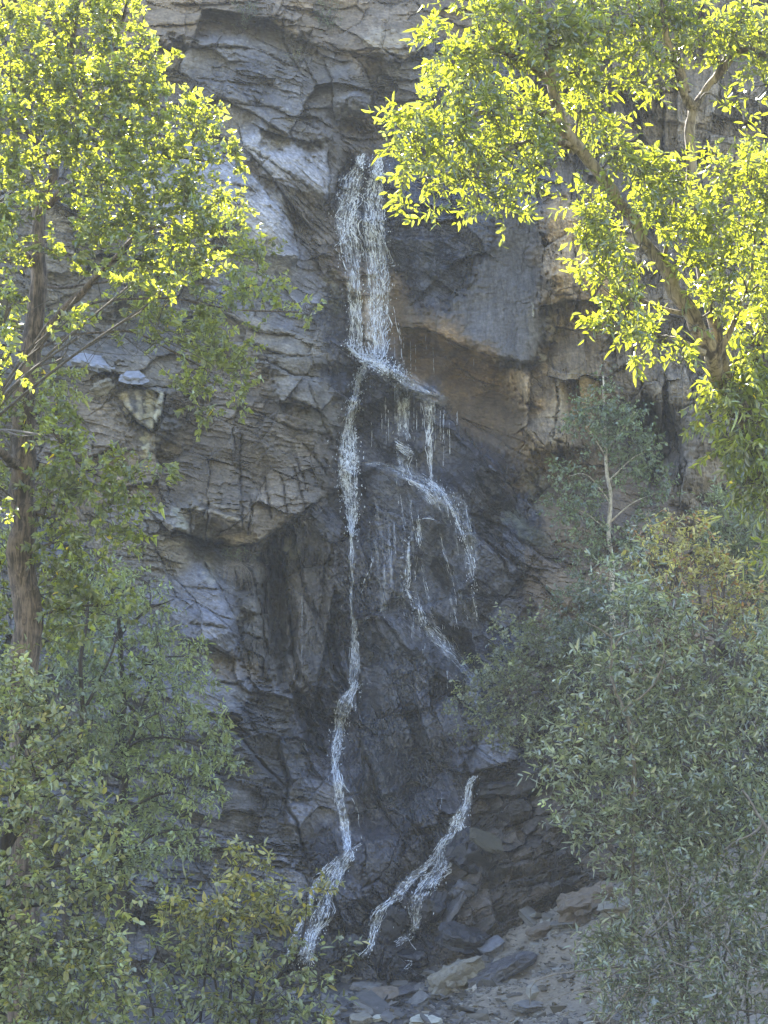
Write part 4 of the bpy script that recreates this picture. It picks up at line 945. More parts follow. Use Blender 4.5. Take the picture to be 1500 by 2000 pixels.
w5.stream([(808,1745),(806,1770),(806,1800),(798,1822)], [(836,1738),(822,1770),(818,1800),(808,1824)], 18, .0075, (6, 26), .42, 3, (.3, .42), lace=2)
w5.stream([(800,1820),(782,1832),(770,1840)], [(806,1826),(790,1838),(774,1846)], 12, .008, (5, 20), .55, 2, (.25, .36), lace=2)
w5.stream([(796,1830),(804,1845),(812,1855)], [(802,1830),(810,1845),(816,1856)], 6, .0075, (5, 18), .5, 2, (.2, .3))
w5.stream([(678,1850),(676,1868)], [(682,1850),(680,1870)], 4, .008, (5, 18), .6, 1, (.25, .35))
w5.stream([(790,1875),(800,1880),(788,1892)], [(794,1875),(804,1880),(792,1894)], 5, .008, (5, 18), .6, 1, (.2, .3))
w5.drops([(920,1515),(880,1630),(830,1720),(730,1820)], [(935,1515),(905,1630),(870,1720),(800,1820)], 160, .0065, 6, (.25, .45))
w5.build('waterfall', 'right-hand cascade running over the black boulders')
# ------------------------------------------------------------------ trees and bushes
def unit(a): return a / (np.linalg.norm(a, axis=-1, keepdims=True) + 1e-9)

def leaves_mesh(P, Dr, N, Ln, Wd, col, shape='lance', fold=.22, droop=.15):
    Dr = unit(Dr); S = unit(np.cross(Dr, N)); N = np.cross(S, Dr)
    if shape == 'delta': l1, l2, w1, w2 = .18, .58, 1.0, .62
    elif shape == 'ovate': l1, l2, w1, w2 = .28, .68, .95, .75
    else: l1, l2, w1, w2 = .30, .68, .92, .80
    Ln = Ln[:, None]; Wd = Wd[:, None] * .5
    f = fold * Wd
    p0 = P; tip = P + Dr * Ln - N * Ln * droop
    a1 = P + Dr * Ln * l1 + S * Wd * w1 + N * f; a2 = P + Dr * Ln * l2 + S * Wd * w2 + N * (f - Ln * droop * .4)
    b1 = P + Dr * Ln * l1 - S * Wd * w1 + N * f; b2 = P + Dr * Ln * l2 - S * Wd * w2 + N * (f - Ln * droop * .4)
    V = np.stack([p0, a1, a2, tip, b2, b1], 1).reshape(-1, 3)
    n = len(P); q = (np.array([[0, 1, 2, 3], [0, 3, 4, 5]])[None] + 6 * np.arange(n)[:, None, None]).reshape(-1, 4)
    return V, q, np.repeat(col, 6, 0)

class Plant:
    """One tree or bush: limbs drawn at the photograph's pixels at their own distance, sprays of leaves in clumps round them."""
    def __init__(self, name, label, cat, base, seed, group=None):
        self.root = tag(empty(name, base), label, cat, group); self.base = np.array([float(c) for c in base])
        self.rng = np.random.default_rng(seed); self.wood = Buf(); self.twig = Buf(); self.nodes = []
        self.lv = []; self.seed = seed; self.avoid = []
    def limb(self, pts, r0, r1, n=None, sides=10, rough=.07, wood=True, kink=.012):
        """pts: (u, v, Y) or a 3-vector"""
        W3 = [at(p[0], p[1], p[2]) if abs(p[0]) + abs(p[1]) > 60 or len(p) == 4 else np.array(p) for p in pts]
        W3 = np.array(W3)
        L = np.linalg.norm(np.diff(W3, axis=0), axis=1).sum(); n = n or max(8, int(L / .16))
        P = spline(W3, n); k = np.arange(n)
        for ax in range(3): P[:, ax] += kink * L ** .5 * 2 * vnoise(k / 5.0, np.full(n, self.seed * 1.7 + ax * 9 + len(self.nodes) * .37), 41) * np.sin(np.linspace(0, math.pi, n)) ** .5
        r = r0 + (r1 - r0) * np.linspace(0, 1, n) ** .8
        tube(self.wood if wood else self.twig, P, r, sides, rough, self.seed + len(self.nodes))
        self.nodes.append(np.column_stack([P, r])); return P
    def clumps(self, items, n_per, leaf, sprig=.32, m=9, up=.25, out=.5, droop=.2, hole=.0, flatten=1.0, col=(.1,.13,.04), var=.25, col2=None, p2=0.0, density=1.0, nup=.5, connect=True, sub=5, twig_r=.004, spread=.9):
        """items: (u, v, Y, ru, rv, depth radius)"""
        rng = self.rng; Ln, Wd, shape = leaf
        allN = np.concatenate(self.nodes) if self.nodes else None
        for it in items:
            u, v, Y, ru, rv, ry = it[:6]; dn = it[6] if len(it) > 6 else 1.0
            sc = Y / F; c = at(u, v, Y)
            n = max(3, int(n_per * dn * density * (ru * rv) / 3600.0))
            q = unit(rng.normal(size=(n * 3, 3))) * (rng.uniform(0, 1, (n * 3, 1)) ** (1 / 2.4))
            nz = fbm(q[:, 0] * ru / 26 + u, q[:, 2] * rv / 26 + v, self.seed + 3, 2) + .5 * vnoise(q[:, 1] * 2.2 + u * .1, q[:, 0] * 2 + v * .1, self.seed + 5)
            q = q[nz > hole]
            if self.avoid and len(q):
                pu, pv = u + q[:, 0] * ru, v - q[:, 2] * rv; gone = np.zeros(len(q), bool)
                for line, rad, pr in self.avoid:
                    Lp = spline(np.array(line, float), 60); gone |= (np.hypot(pu[:, None] - Lp[None, :, 0], pv[:, None] - Lp[None, :, 1]).min(1) < rad) & (rng.uniform(size=len(q)) < pr)
                q = q[~gone]
            q = q[:n]
            if len(q) == 0: continue
            ext = np.array([ru * sc, ry, rv * sc * flatten]); p = c + q * ext
            if connect and allN is not None:
                d = np.linalg.norm(allN[:, :3] - (c - np.array([0, 0, .15])), axis=1) + .6 * np.maximum(0, allN[:, 2] - c[2])
                j = int(np.argmin(d)); a = allN[j, :3]; r = min(allN[j, 3] * .55, .012 + .011 * np.linalg.norm(c - a))
                mid = (a + c) / 2 + rng.normal(0, .06, 3) + np.array([0, 0, .06])
                B = spline(np.array([a, mid, c]), 10); tube(self.twig, B, np.linspace(r, .5 * r, 10), 5, .05, 1)
                for s_ in range(min(len(p), int(sub))):
                    t = p[rng.integers(len(p))]; b0 = B[rng.integers(4, 10)]
                    Q = spline(np.array([b0, (b0 + t) / 2 + rng.normal(0, .05, 3), t]), 7)
                    tube(self.twig, Q, np.linspace(r * .45 + .002, twig_r * .7, 7), 4)
            k = len(p)
            o = unit(q * np.array([1, 1, .6]) + rng.normal(0, .5, (k, 3)))
            ax = unit(o * out + np.array([0, 0, 1.0]) * up + rng.normal(0, .35, (k, 3)))
            sl = sprig * rng.uniform(.55, 1.3, k)
            # twig of each spray
            for i in range(k):
                if rng.uniform() < .6: tube(self.twig, np.stack([p[i] - ax[i] * sl[i] * .35, p[i] + ax[i] * sl[i] * .5, p[i] + ax[i] * sl[i] + np.array([0, 0, -droop * .2 * sl[i]])]), np.array([twig_r, twig_r * .8, twig_r * .4]), 3)
            t = np.tile(np.linspace(.05, 1, m), (k, 1)) + rng.normal(0, .06, (k, m))
            pos = p[:, None] + ax[:, None] * (t * sl[:, None])[..., None]
            pos[..., 2] -= droop * .2 * sl[:, None] * t ** 2
            perp = unit(np.cross(ax, rng.normal(size=(k, 3)))); perp2 = np.cross(ax, perp)
            phi = (np.arange(m) * 2.4)[None] + rng.normal(0, .5, (k, m)) + rng.uniform(0, 6, (k, 1))
            side = perp[:, None] * np.cos(phi)[..., None] + perp2[:, None] * np.sin(phi)[..., None]
            dr = ax[:, None] * .55 + side * spread + np.array([0, 0, -droop]) + rng.normal(0, .25, (k, m, 3))
            nr = np.array([0, 0, 1.0]) * nup + rng.normal(0, .55, (k, m, 3)) + side * .2
            ll = Ln * np.exp(rng.normal(0, .33, (k, m))); ww = Wd * np.exp(rng.normal(0, .30, (k, m)))
            base = np.array(col)[None] * np.exp(rng.normal(0, var, (k, 1))) 
            cc = base[:, None] * np.exp(rng.normal(0, var * .6, (k, m, 1))) * np.ones((1, 1, 3))
            if col2 is not None:
                pick = (rng.uniform(size=(k, m)) < p2) | (rng.uniform(size=(k, 1)) < p2 * .35)
                cc = np.where(pick[..., None], np.array(col2) * np.exp(rng.normal(0, .2, (k, m, 1))), cc)
            self.lv.append((pos.reshape(-1, 3), dr.reshape(-1, 3), nr.reshape(-1, 3), ll.ravel(), ww.ravel(), cc.reshape(-1, 3), shape))
    def twigs(self, items, n, length, r=.004, up=.2):
        """bare dead twigs"""
        rng = self.rng
        for (u, v, Y, ru, rv, ry) in items:
            c = at(u, v, Y); sc = Y / F
            for i in range(n):
                q = rng.uniform(-1, 1, 3); p = c + q * np.array([ru * sc, ry, rv * sc])
                d = unit(rng.normal(size=3) * np.array([1, .6, .7]) + np.array([0, 0, up])); L = length * rng.uniform(.4, 1.4)
                P = spline(np.array([p, p + d * L * .5 + rng.normal(0, .10 * L, 3), p + d * L + rng.normal(0, .16 * L, 3)]), 8)
                tube(self.twig, P, np.linspace(r * rng.uniform(.7, 1.5), r * .35, 8), 4)
    def build(self, mwood, mtwig, mleaf, trunk='trunk', crown='crown', twigs='twigs'):
        if self.wood.n: self.wood.build(trunk, mwood, self.root, smooth=True)
        if self.twig.n: self.twig.build(twigs, mtwig, self.root)
        if self.lv:
            b = Buf()
            for a in self.lv:
                V_, q_, c_ = leaves_mesh(*a[:6], shape=a[6]); b.add(V_, q_, c_)
            b.build(crown, mleaf, self.root)
        self.count = sum(len(a[0]) for a in self.lv)
        return self

def foot(u, v, Y):
    p = at(u, v, Y); return np.array([p[0], p[1], float(ground_z(p[0], p[1])) - .15])

M_cot = leaf_material('cottonwood_leaf', trans=(3.9, 3.3, .46), fac=.52, gloss=.09, rough=.35)
M_nar = leaf_material('narrow_leaf', trans=(3.9, 3.3, .42), fac=.52, gloss=.09, rough=.32)
M_leaf = leaf_material('shade_leaf', trans=(1.5, 1.5, .5), fac=.36, gloss=.09, rough=.45)
M_willow = leaf_material('willow_leaf', trans=(1.3, 1.4, .6), fac=.34, gloss=.14, rough=.40)
M_bark1 = bark_material('furrowed_bark', (.17, .13, .10), (.03, .023, .018), .8, 1.0)
M_bark2 = bark_material('ridged_bark', (.27, .225, .15), (.045, .034, .025), .45)
M_bark3 = bark_material('dark_bark', (.055, .046, .040), (.022, .019, .017), 1.5)
M_birch = bark_material('pale_bark', (.62, .58, .46), (.26, .22, .17), 1.2, .3)
M_twig = bark_material('twig_bark', (.10, .088, .072), (.045, .040, .034), 1.5, .2)
M_dead = bark_material('dead_twig', (.20, .18, .155), (.10, .09, .078), 1.5, .2)

# --- the big cottonwood on the left
b = foot(40, 1900, 22.0)
T = Plant('cottonwood_tree', 'big cottonwood on the left with sunlit yellow-green top and furrowed trunk', 'tree', b, 11)
T.limb([tuple(b) , tuple(at(52,1650,22)), tuple(at(50,1280,22)), tuple(at(45,1100,22)), tuple(at(42,950,22)), tuple(at(45,800,22)), tuple(at(60,690,22))], .21, .125, 60, 14, .05)
T.limb([(60,690,22),(74,560,22),(72,470,22),(86,385,22),(108,310,22),(122,220,21.8),(140,110,21.6),(150,-40,21.4)], .125, .03, 46, 12, .05)
T.limb([(58,700,22),(90,645,21.9),(120,605,21.8),(165,565,21.6),(210,520,21.4),(262,480,21.2)], .075, .025, 26, 9)
T.limb([(90,405,22),(125,368,21.8),(150,345,21.6),(190,290,21.3),(250,230,21)], .065, .02, 22, 8)
T.limb([(66,520,22),(40,492,21.7),(0,486,21.2),(-60,470,20.6)], .06, .03, 18, 8)
T.limb([(42,915,22),(20,900,21.6),(-10,876,21),(-60,860,20.4)], .07, .04, 18, 8)
T.limb([(104,325,22),(80,290,21.8),(50,250,21.4),(20,150,21)], .05, .02, 20, 8)
T.limb([(130,170,21.8),(190,120,21.5),(240,40,21.3),(250,-30,21.2)], .04, .015, 18, 7)
T.limb([(150,345,21.6),(250,330,21),(340,310,20.6),(430,320,20.3)], .035, .012, 20, 7)
T.limb([(210,520,21.4),(280,450,21),(350,440,20.8),(400,410,20.6)], .03, .012, 20, 7)
T.limb([(120,605,21.8),(210,590,22.2),(320,580,22.7),(450,600,23.2),(590,610,23.5)], .020, .010, 24, 7)
T.limb([(70,560,22),(160,560,22.6),(300,520,23.2),(440,480,23.6)], .020, .012, 24, 7)
T.limb([(60,690,22),(130,660,22.4),(260,650,23),(400,720,23.4)], .018, .012, 22, 7)
T.limb([(45,800,22),(90,830,21.8),(150,900,21.8),(230,950,21.8)], .035, .012, 16, 7)
T.limb([(44,1000,22),(90,1010,22),(150,1030,22.2)], .03, .012, 12, 7)
T.avoid = [([(45,1250),(45,1100),(42,950),(45,800),(60,690),(74,560),(72,470),(86,385),(108,310)], 26, .85), ([(58,700),(90,645),(120,605),(165,565),(210,520)], 14, .8), ([(90,405),(125,368),(150,345),(190,290)], 16, .8)]
COT = (.063, .050, 'delta'); cc = (.088, .115, .042)
lit = [(-60,60,20.8,70,90,.9),(40,50,21,80,90,.9),(140,30,21.2,70,80,.8),(215,70,21.2,55,90,.8),(225,20,21.2,40,50,.6),(288,120,21,32,50,.5),(310,110,20.9,22,34,.4),(60,160,20.8,110,90,1),(160,170,20.8,110,90,1),(255,190,20.7,80,70,.8),(330,200,20.6,55,50,.6),(385,240,20.4,36,46,.5),
       (-40,260,20.4,90,90,1),(70,270,20.6,100,80,1),(180,280,20.4,110,80,1),(290,280,20.3,90,60,.8),(380,290,20.2,60,46,.6),(440,305,20.0,40,34,.45),(462,298,20.0,14,12,.25),
       (30,370,20.2,70,60,.8),(170,375,20.2,60,50,.7),(250,360,20,80,55,.8),(340,360,19.9,60,40,.6),(205,440,19.8,80,55,.8),(300,420,19.8,80,50,.7),(380,405,19.8,40,40,.5),(345,465,19.7,70,45,.6),(395,455,19.7,30,40,.4),(445,380,19.9,28,18,.3),(430,385,20,20,14,.3),
       (110,500,19.4,70,40,.6,.6),(230,515,19.4,70,36,.5,.7),(330,520,19.4,60,34,.5,.8),(395,525,19.6,34,28,.4),(310,580,19.3,14,12,.2),(250,560,19.3,24,14,.3,.6),(30,460,19.6,60,60,.7),(-30,480,19.2,50,80,.8),
       (20,600,18.8,36,50,.5,.6),(20,690,18.4,42,34,.4,.7),(0,760,18,26,26,.4),(150,580,19.2,26,20,.3,.5),(150,660,18.8,22,14,.3,.6),(5,1000,17,20,26,.3),(95,630,18.9,16,20,.3,.6),(90,850,18.4,20,16,.3,.6)]
T.clumps([(*c[:5], c[5] * .6, *c[6:]) for c in lit], 36, COT, sprig=.24, m=15, up=.5, out=.5, droop=.35, hole=-.16, col=cc, var=.22, nup=.35, sub=2)
shade = [(460,430,23.3,50,44,.6),(440,480,23.4,60,50,.7),(510,520,23.5,46,46,.6),(480,560,23.4,70,40,.6),(420,590,23.3,80,50,.7),(340,600,23.1,80,44,.7),(560,605,23.5,40,20,.4),(606,612,23.6,18,14,.25),(350,650,23.2,80,44,.6),(420,680,23.4,70,50,.6),(440,740,23.4,60,40,.5),(370,740,23.3,50,36,.5),(380,805,23.3,36,34,.4),(470,770,23.4,28,30,.4),(465,700,23.4,36,40,.5),(250,610,22.8,60,36,.6,.6),(270,680,22.8,50,30,.5,.4),(250,560,22.6,60,30,.6,.8),(310,540,22.6,90,40,.7),(150,620,22.4,70,40,.6,.5),
         (20,640,22.6,60,60,.6,.6),(110,740,22,50,50,.6,.7),(70,800,21.5,70,60,.7),(20,850,21.6,50,60,.7,.8),(120,860,21.6,60,40,.5,.8),(170,920,21.6,90,56,.7),(260,930,21.7,56,36,.5),(320,940,21.9,24,20,.3),(100,960,21.6,70,50,.6),(210,1000,21.6,70,56,.6),(110,1060,21.8,70,50,.6),(240,1060,21.9,40,40,.5),(150,1110,22,80,56,.6),(20,940,22.6,60,50,.5,.5),(20,1080,22.6,50,60,.5,.6),(90,1160,22.2,80,60,.6),(200,1180,22.4,60,50,.6),(20,1200,22.6,60,60,.6),(100,1250,22.6,80,50,.6),(-60,700,21.6,60,120,.8),(-60,950,21.4,60,140,.8)]
T.clumps(shade, 32, (.066,.052,'delta'), sprig=.26, m=14, up=.2, out=.5, droop=.45, hole=-.10, col=cc, var=.26, nup=.35, sub=4, col2=(.32,.28,.03), p2=.006)
T.twigs([(260,640,22.6,80,60,.5),(150,640,22,60,60,.4)], 16, .8, .006, -.3)
T.build(M_bark1, M_twig, M_cot)

# --- the leaning narrowleaf cottonwood on the right
b = foot(1660, 1800, 21.2)
N_ = Plant('cottonwood_tree', 'leaning cottonwood on the right with cross-lit slanting trunk and backlit leaves', 'tree', b, 23)
N_.limb([tuple(b), tuple(at(1600,1350,21)), tuple(at(1530,1050,20.8)), tuple(at(1455,830,20.1)), tuple(at(1394,700,19.3)), tuple(at(1345,610,19)), tuple(at(1292,525,19)), tuple(at(1240,440,19)), tuple(at(1185,362,18.9)), tuple(at(1132,292,18.8))], .125, .060, 80, 14, .04)
N_.limb([(1132,292,18.8),(1098,240,18.7),(1078,165,18.6),(1066,90,18.5),(1050,0,18.4),(1040,-60,18.4)], .08, .03, 26, 9)
N_.limb([(1120,285,18.8),(1070,272,18.6),(1010,285,18.3),(965,305,18),(915,345,17.8)], .05, .012, 22, 8)
N_.limb([(1098,240,18.7),(1040,215,18.4),(960,215,18.1),(880,240,17.9),(810,270,17.7)], .045, .012, 24, 8)
N_.limb([(1078,165,18.6),(1020,120,18.4),(940,90,18.2),(870,110,18)], .04, .012, 20, 8)
N_.limb([(1440,810,20.1),(1405,690,19.5),(1380,580,19.3),(1362,440,19.3),(1352,350,19.3),(1346,260,19.3),(1358,205,19.3)], .075, .055, 30, 10)
N_.limb([(1356,215,19.3),(1336,180,19.2),(1318,120,19.1),(1302,70,19),(1288,-30,18.9)], .06, .03, 20, 8)
N_.limb([(1358,208,19.3),(1378,172,19.4),(1404,140,19.4),(1428,90,19.4),(1440,0,19.4)], .05, .025, 20, 8)
N_.limb([(1345,180,19.3),(1335,140,19.3),(1320,90,19.4)], .028, .014, 10, 7)
N_.limb([(1392,160,19.4),(1440,105,19.3),(1480,102,19.2),(1510,125,19.1),(1560,160,19)], .045, .025, 18, 8)
N_.limb([(1375,690,19),(1330,668,18.8),(1280,655,18.6),(1232,645,18.4)], .042, .016, 18, 8)
N_.limb([(1345,612,19),(1290,600,18.8),(1230,575,18.5),(1160,525,18.3)], .03, .010, 18, 7)
N_.limb([(1240,440,19),(1200,440,18.7),(1150,420,18.5)], .025, .010, 12, 7)
N_.limb([(1292,525,19),(1310,440,18.8),(1316,380,18.7),(1300,330,18.6)], .026, .010, 14, 7)
N_.limb([(1400,700,19.2),(1440,620,19),(1470,520,18.8),(1480,420,18.7)], .04, .012, 18, 7)
N_.limb([(1448,815,20.1),(1470,740,19.8),(1490,640,19.6)], .04, .02, 12, 7)
N_.avoid = [([(1394,700),(1345,610),(1292,525),(1240,440),(1185,362),(1132,292),(1098,240)], 34, .96), ([(1352,350),(1346,260),(1358,205),(1336,180),(1318,120)], 26, .95), ([(1378,172),(1404,140),(1440,105)], 18, .8), ([(1078,165),(1066,90)], 16, .7), ([(1375,690),(1330,668),(1280,655)], 12, .7)]
NAR = (.088, .033, 'lance'); cn = (.085, .112, .036)
lit = [(800,255,17.5,46,40,.5),(790,300,17.5,40,40,.5),(780,270,17.5,24,30,.3),(822,345,17.5,40,36,.5),(850,225,17.7,60,40,.6),(900,195,17.8,60,40,.6),(880,290,17.7,70,46,.7),(950,240,18,70,50,.7),(940,320,17.8,56,40,.6),(1000,270,18.2,60,60,.7),(1010,330,18.1,60,44,.6),(1060,330,18.3,36,30,.4,.7),(965,380,17.7,46,34,.4,.9),(940,415,17.6,20,16,.25),(1015,405,17.8,28,18,.3),(985,425,17.7,16,12,.2),(800,412,17.4,22,14,.25),(845,408,17.4,16,16,.22),(905,350,17.6,50,24,.4,.8),
       (860,85,18,44,50,.5),(900,120,18,60,40,.6),(950,60,18.2,70,56,.7),(1020,40,18.3,70,56,.7),(1080,80,18.4,70,60,.7),(1000,130,18.4,70,44,.6),(930,150,18.1,50,30,.5),(1140,50,18.6,70,60,.7),(1130,140,18.7,60,60,.7),(1080,200,18.7,70,50,.6),(1150,220,18.9,50,50,.5,.8),(1060,260,18.6,60,36,.5),
       (1220,50,18.9,70,60,.7),(1290,40,19,60,50,.6),(1270,110,19,50,44,.5),(1240,160,18.9,36,30,.4),(1290,165,19,34,30,.4,.8),(1360,40,19.2,70,56,.7),(1440,60,19.2,70,56,.7),(1400,110,19.3,60,36,.5,.8),(1490,110,19.2,50,50,.6),(1470,170,19.2,50,24,.4,.8),(1415,205,19.2,26,16,.3,.8),(1540,60,19.2,50,80,.7),
       (1195,260,18.7,30,30,.4,.8),(1200,300,18.6,50,40,.5,.9),(1240,330,18.5,60,36,.5),(1290,330,18.5,50,34,.5),(1330,345,18.6,50,30,.5),(1420,340,18.6,60,36,.6),(1470,345,18.6,50,44,.6),(1150,385,18.3,34,34,.4),(1140,430,18.3,36,40,.4),(1180,440,18.3,50,50,.5),(1200,500,18.3,60,40,.5),(1150,520,18.2,36,16,.3),(1260,400,18.4,60,46,.6),(1330,420,18.5,60,56,.6),(1400,420,18.6,60,50,.6),(1470,440,18.7,50,60,.6),(1260,480,18.4,50,40,.5,.7),(1340,510,18.6,50,50,.6),(1410,520,18.7,60,60,.6),(1480,560,18.9,40,60,.6),
       (1180,565,18.2,44,24,.4),(1230,600,18.3,60,30,.4,.8),(1190,625,18.2,36,20,.3),(1220,655,18.2,50,24,.4),(1290,645,18.4,50,26,.4,.7),(1235,690,18.1,26,16,.25),(1320,690,18.4,40,20,.35),(1330,712,18.4,24,12,.25),(1350,640,18.6,30,40,.4,.6),(1390,600,18.8,44,40,.5,.8),(1540,400,18.8,50,120,.8)]
N_.clumps([(*c[:5], c[5] * .65, *c[6:]) for c in lit], 40, NAR, sprig=.26, m=11, up=.15, out=.65, droop=.25, hole=-.10, col=cn, var=.22, nup=.3, sub=2, spread=.8)
shd = [(1450,640,19.5,50,60,.6),(1440,720,19.8,60,56,.6),(1420,790,20,56,50,.6),(1470,790,20,50,70,.6),(1440,860,20.2,56,50,.6),(1480,900,20.4,50,50,.6),(1400,840,20.2,30,40,.4),(1485,700,19.8,40,60,.6),(1410,740,19.5,30,36,.3),(1440,800,19.6,40,50,.4),(1470,860,19.7,40,60,.4),(1500,950,20.2,44,60,.5),(1460,930,20.3,30,40,.4),(1510,1040,20.4,40,50,.5),(1540,800,20,60,140,.8),(1500,500,19.6,50,100,.6),(1460,300,20,60,40,.5,.4)]
N_.clumps(shd, 30, (.10,.036,'lance'), sprig=.30, m=11, up=-.1, out=.5, droop=.5, hole=-.12, col=cn, var=.25, nup=.3, sub=3, col2=(.4,.35,.04), p2=.01)
N_.clumps([(u, v, 19.6 + .3 * k, 80, 60, .7) for k, (u, v) in enumerate([(900,-60),(1000,-80),(1100,-70),(1200,-60),(950,-150),(1060,-160),(1180,-150)])], 46, NAR, sprig=.28, m=11, up=.15, out=.65, droop=.25, hole=-.12, col=cn, var=.22, nup=.3, sub=2, spread=.8)  # unseen foliage above the frame, added to shade the upper crown
N_.twigs([(975,430,17.7,6,30,.1)], 1, .4, .004, -1)
N_.build(M_bark2, M_twig, M_nar)

# --- the layered tree at the lower left
b = foot(238, 1850, 26.5)
A_ = Plant('boxelder_tree', 'slim dark-stemmed tree in tiered pale green layers, lower left', 'tree', b, 31)
A_.limb([tuple(b), tuple(at(236,1850,26.5)), tuple(at(235,1700,26.5)), tuple(at(238,1550,26.5)), tuple(at(242,1420,26.5)), tuple(at(238,1300,26.5)), tuple(at(232,1200,26.5)), tuple(at(215,1110,26.5))], .10, .02, 50, 9, .06)
for pts in [[(240,1480,26.5),(262,1450,26.2),(330,1440,25.9),(400,1462,25.6)],[(242,1470,26.5),(270,1410,26.3),(290,1340,26.1),(310,1280,26)],[(236,1600,26.5),(290,1560,26.2),(350,1550,25.9),(390,1570,25.7)],[(238,1330,26.5),(300,1290,26.2),(370,1280,25.9)],[(236,1400,26.5),(190,1370,26.2),(140,1350,26)],[(235,1250,26.5),(180,1200,26.2),(130,1170,26)],[(234,1240,26.5),(290,1190,26.2),(340,1170,26)],[(236,1680,26.5),(300,1630,26.2),(360,1620,26)],[(236,1520,26.5),(180,1500,26.1),(120,1520,25.8)]]:
    A_.limb(pts, .028, .008, 14, 6)
lay = []
rs = np.random.default_rng(4)
for (v, u0, u1) in [(1095,150,230),(1120,130,280),(1150,120,330),(1180,130,330),(1215,100,330),(1250,110,400),(1290,130,410),(1325,180,430),(1355,150,360),(1380,320,440),(1405,200,420),(1440,130,440),(1470,240,460),(1500,200,420),(1540,270,410),(1575,250,400),(1610,250,390),(1650,180,400),(1690,200,360)]:
    for u in np.arange(u0, u1, 42): lay.append((u + rs.uniform(-14, 14), v + rs.uniform(-9, 9) + abs(u - 240) * .06, 26.4 - rs.uniform(-.9, 1.1), 34, 11, .42, rs.uniform(.7, 1.3)))
A_.clumps(lay, 125, (.078,.034,'lance'), sprig=.22, m=9, up=-.05, out=.9, droop=.25, hole=-.12, col=(.20,.24,.10), var=.22, nup=1.3, sub=2, twig_r=.003, spread=1.0)
A_.build(M_bark3, M_bark3, M_leaf)

# --- dense dark tree between it and the cottonwood trunk
b = foot(120, 1900, 24.5)
D_ = Plant('boxelder_tree', 'dense dark green sapling behind the left trunk, under the cottonwood', 'tree', b, 37)
D_.limb([tuple(b), tuple(at(130,1750,24.5)), tuple(at(150,1500,24.5)), tuple(at(165,1250,24.5)), tuple(at(170,1120,24.5))], .07, .015, 40, 8)
D_.limb([(150,1480,24.5),(90,1380,24.4),(60,1280,24.3)], .03, .008, 14, 6); D_.limb([(158,1400,24.5),(210,1300,24.5),(230,1220,24.5)], .03, .008, 14, 6)
dd = [(150,1230,24.6,90,70,.8),(60,1290,24.4,80,60,.8),(190,1320,24.7,80,60,.7),(100,1370,24.5,90,60,.8),(180,1400,24.8,60,50,.6),(120,1450,24.6,80,60,.7),(40,1400,24.6,60,80,.7),(180,1480,24.9,40,40,.5),(-40,1350,24.4,60,120,.8)]
D_.clumps(dd, 24, (.075,.04,'ovate'), sprig=.28, m=9, up=.1, out=.6, droop=.3, hole=-.12, col=(.105,.135,.062), var=.25, nup=.6, sub=3)
D_.build(M_bark3, M_twig, M_leaf)

# --- nearer leafy tree in the lower left corner
b = foot(20, 1990, 19.5)
C_ = Plant('maple_tree', 'olive and yellow-green tree filling the lower left corner', 'tree', b, 41)
C_.limb([tuple(b), tuple(at(0,1800,19.5)), tuple(at(16,1650,19.5)), tuple(at(40,1500,19.5)), tuple(at(50,1380,19.5)), tuple(at(40,1300,19.5))], .10, .02, 40, 9)
for pts in [[(14,1660,19.5),(80,1560,19.2),(150,1480,19)],[(30,1560,19.5),(100,1500,19.2),(160,1460,19.1)],[(8,1740,19.5),(90,1700,19.1),(190,1660,18.9)],[(4,1780,19.5),(110,1760,19),(220,1720,18.8)],[(0,1850,19.5),(100,1860,19),(200,1830,18.8)],[(44,1440,19.5),(100,1400,19.3),(140,1370,19.2)]]:
    C_.limb(pts, .034, .009, 16, 6)
g1 = [(20,1320,19.4,70,40,.5),(70,1370,19.2,60,44,.5),(20,1400,19.3,70,50,.6),(100,1420,19.2,50,36,.5),(140,1490,19,50,36,.5),(60,1480,19.2,70,50,.6),(165,1540,19,36,30,.4),(100,1560,19,70,44,.6),(20,1580,19.2,60,60,.6),(180,1610,18.9,44,32,.5),(120,1650,18.9,60,44,.6),(205,1690,18.8,50,34,.5),(60,1710,19,60,46,.6),(140,1740,18.9,70,44,.6),(220,1760,18.8,40,30,.4),(20,1790,19,60,50,.6),(110,1830,18.9,80,46,.6),(200,1840,18.8,50,36,.5),(40,1890,18.9,80,50,.6),(150,1910,18.8,80,46,.6),(220,1930,18.8,50,50,.5),(60,1970,18.8,90,50,.6),(170,1990,18.7,90,46,.6),(-50,1500,19.2,60,120,.7),(-50,1800,19,60,150,.7),(60,2050,18.8,140,50,.7)]
C_.clumps(g1, 46, (.064,.040,'ovate'), sprig=.22, m=10, up=.3, out=.6, droop=.25, hole=-.10, col=(.180,.205,.088), var=.28, nup=.8, sub=3, col2=(.32,.30,.09), p2=.10)
C_.build(M_bark3, M_bark3, M_leaf)
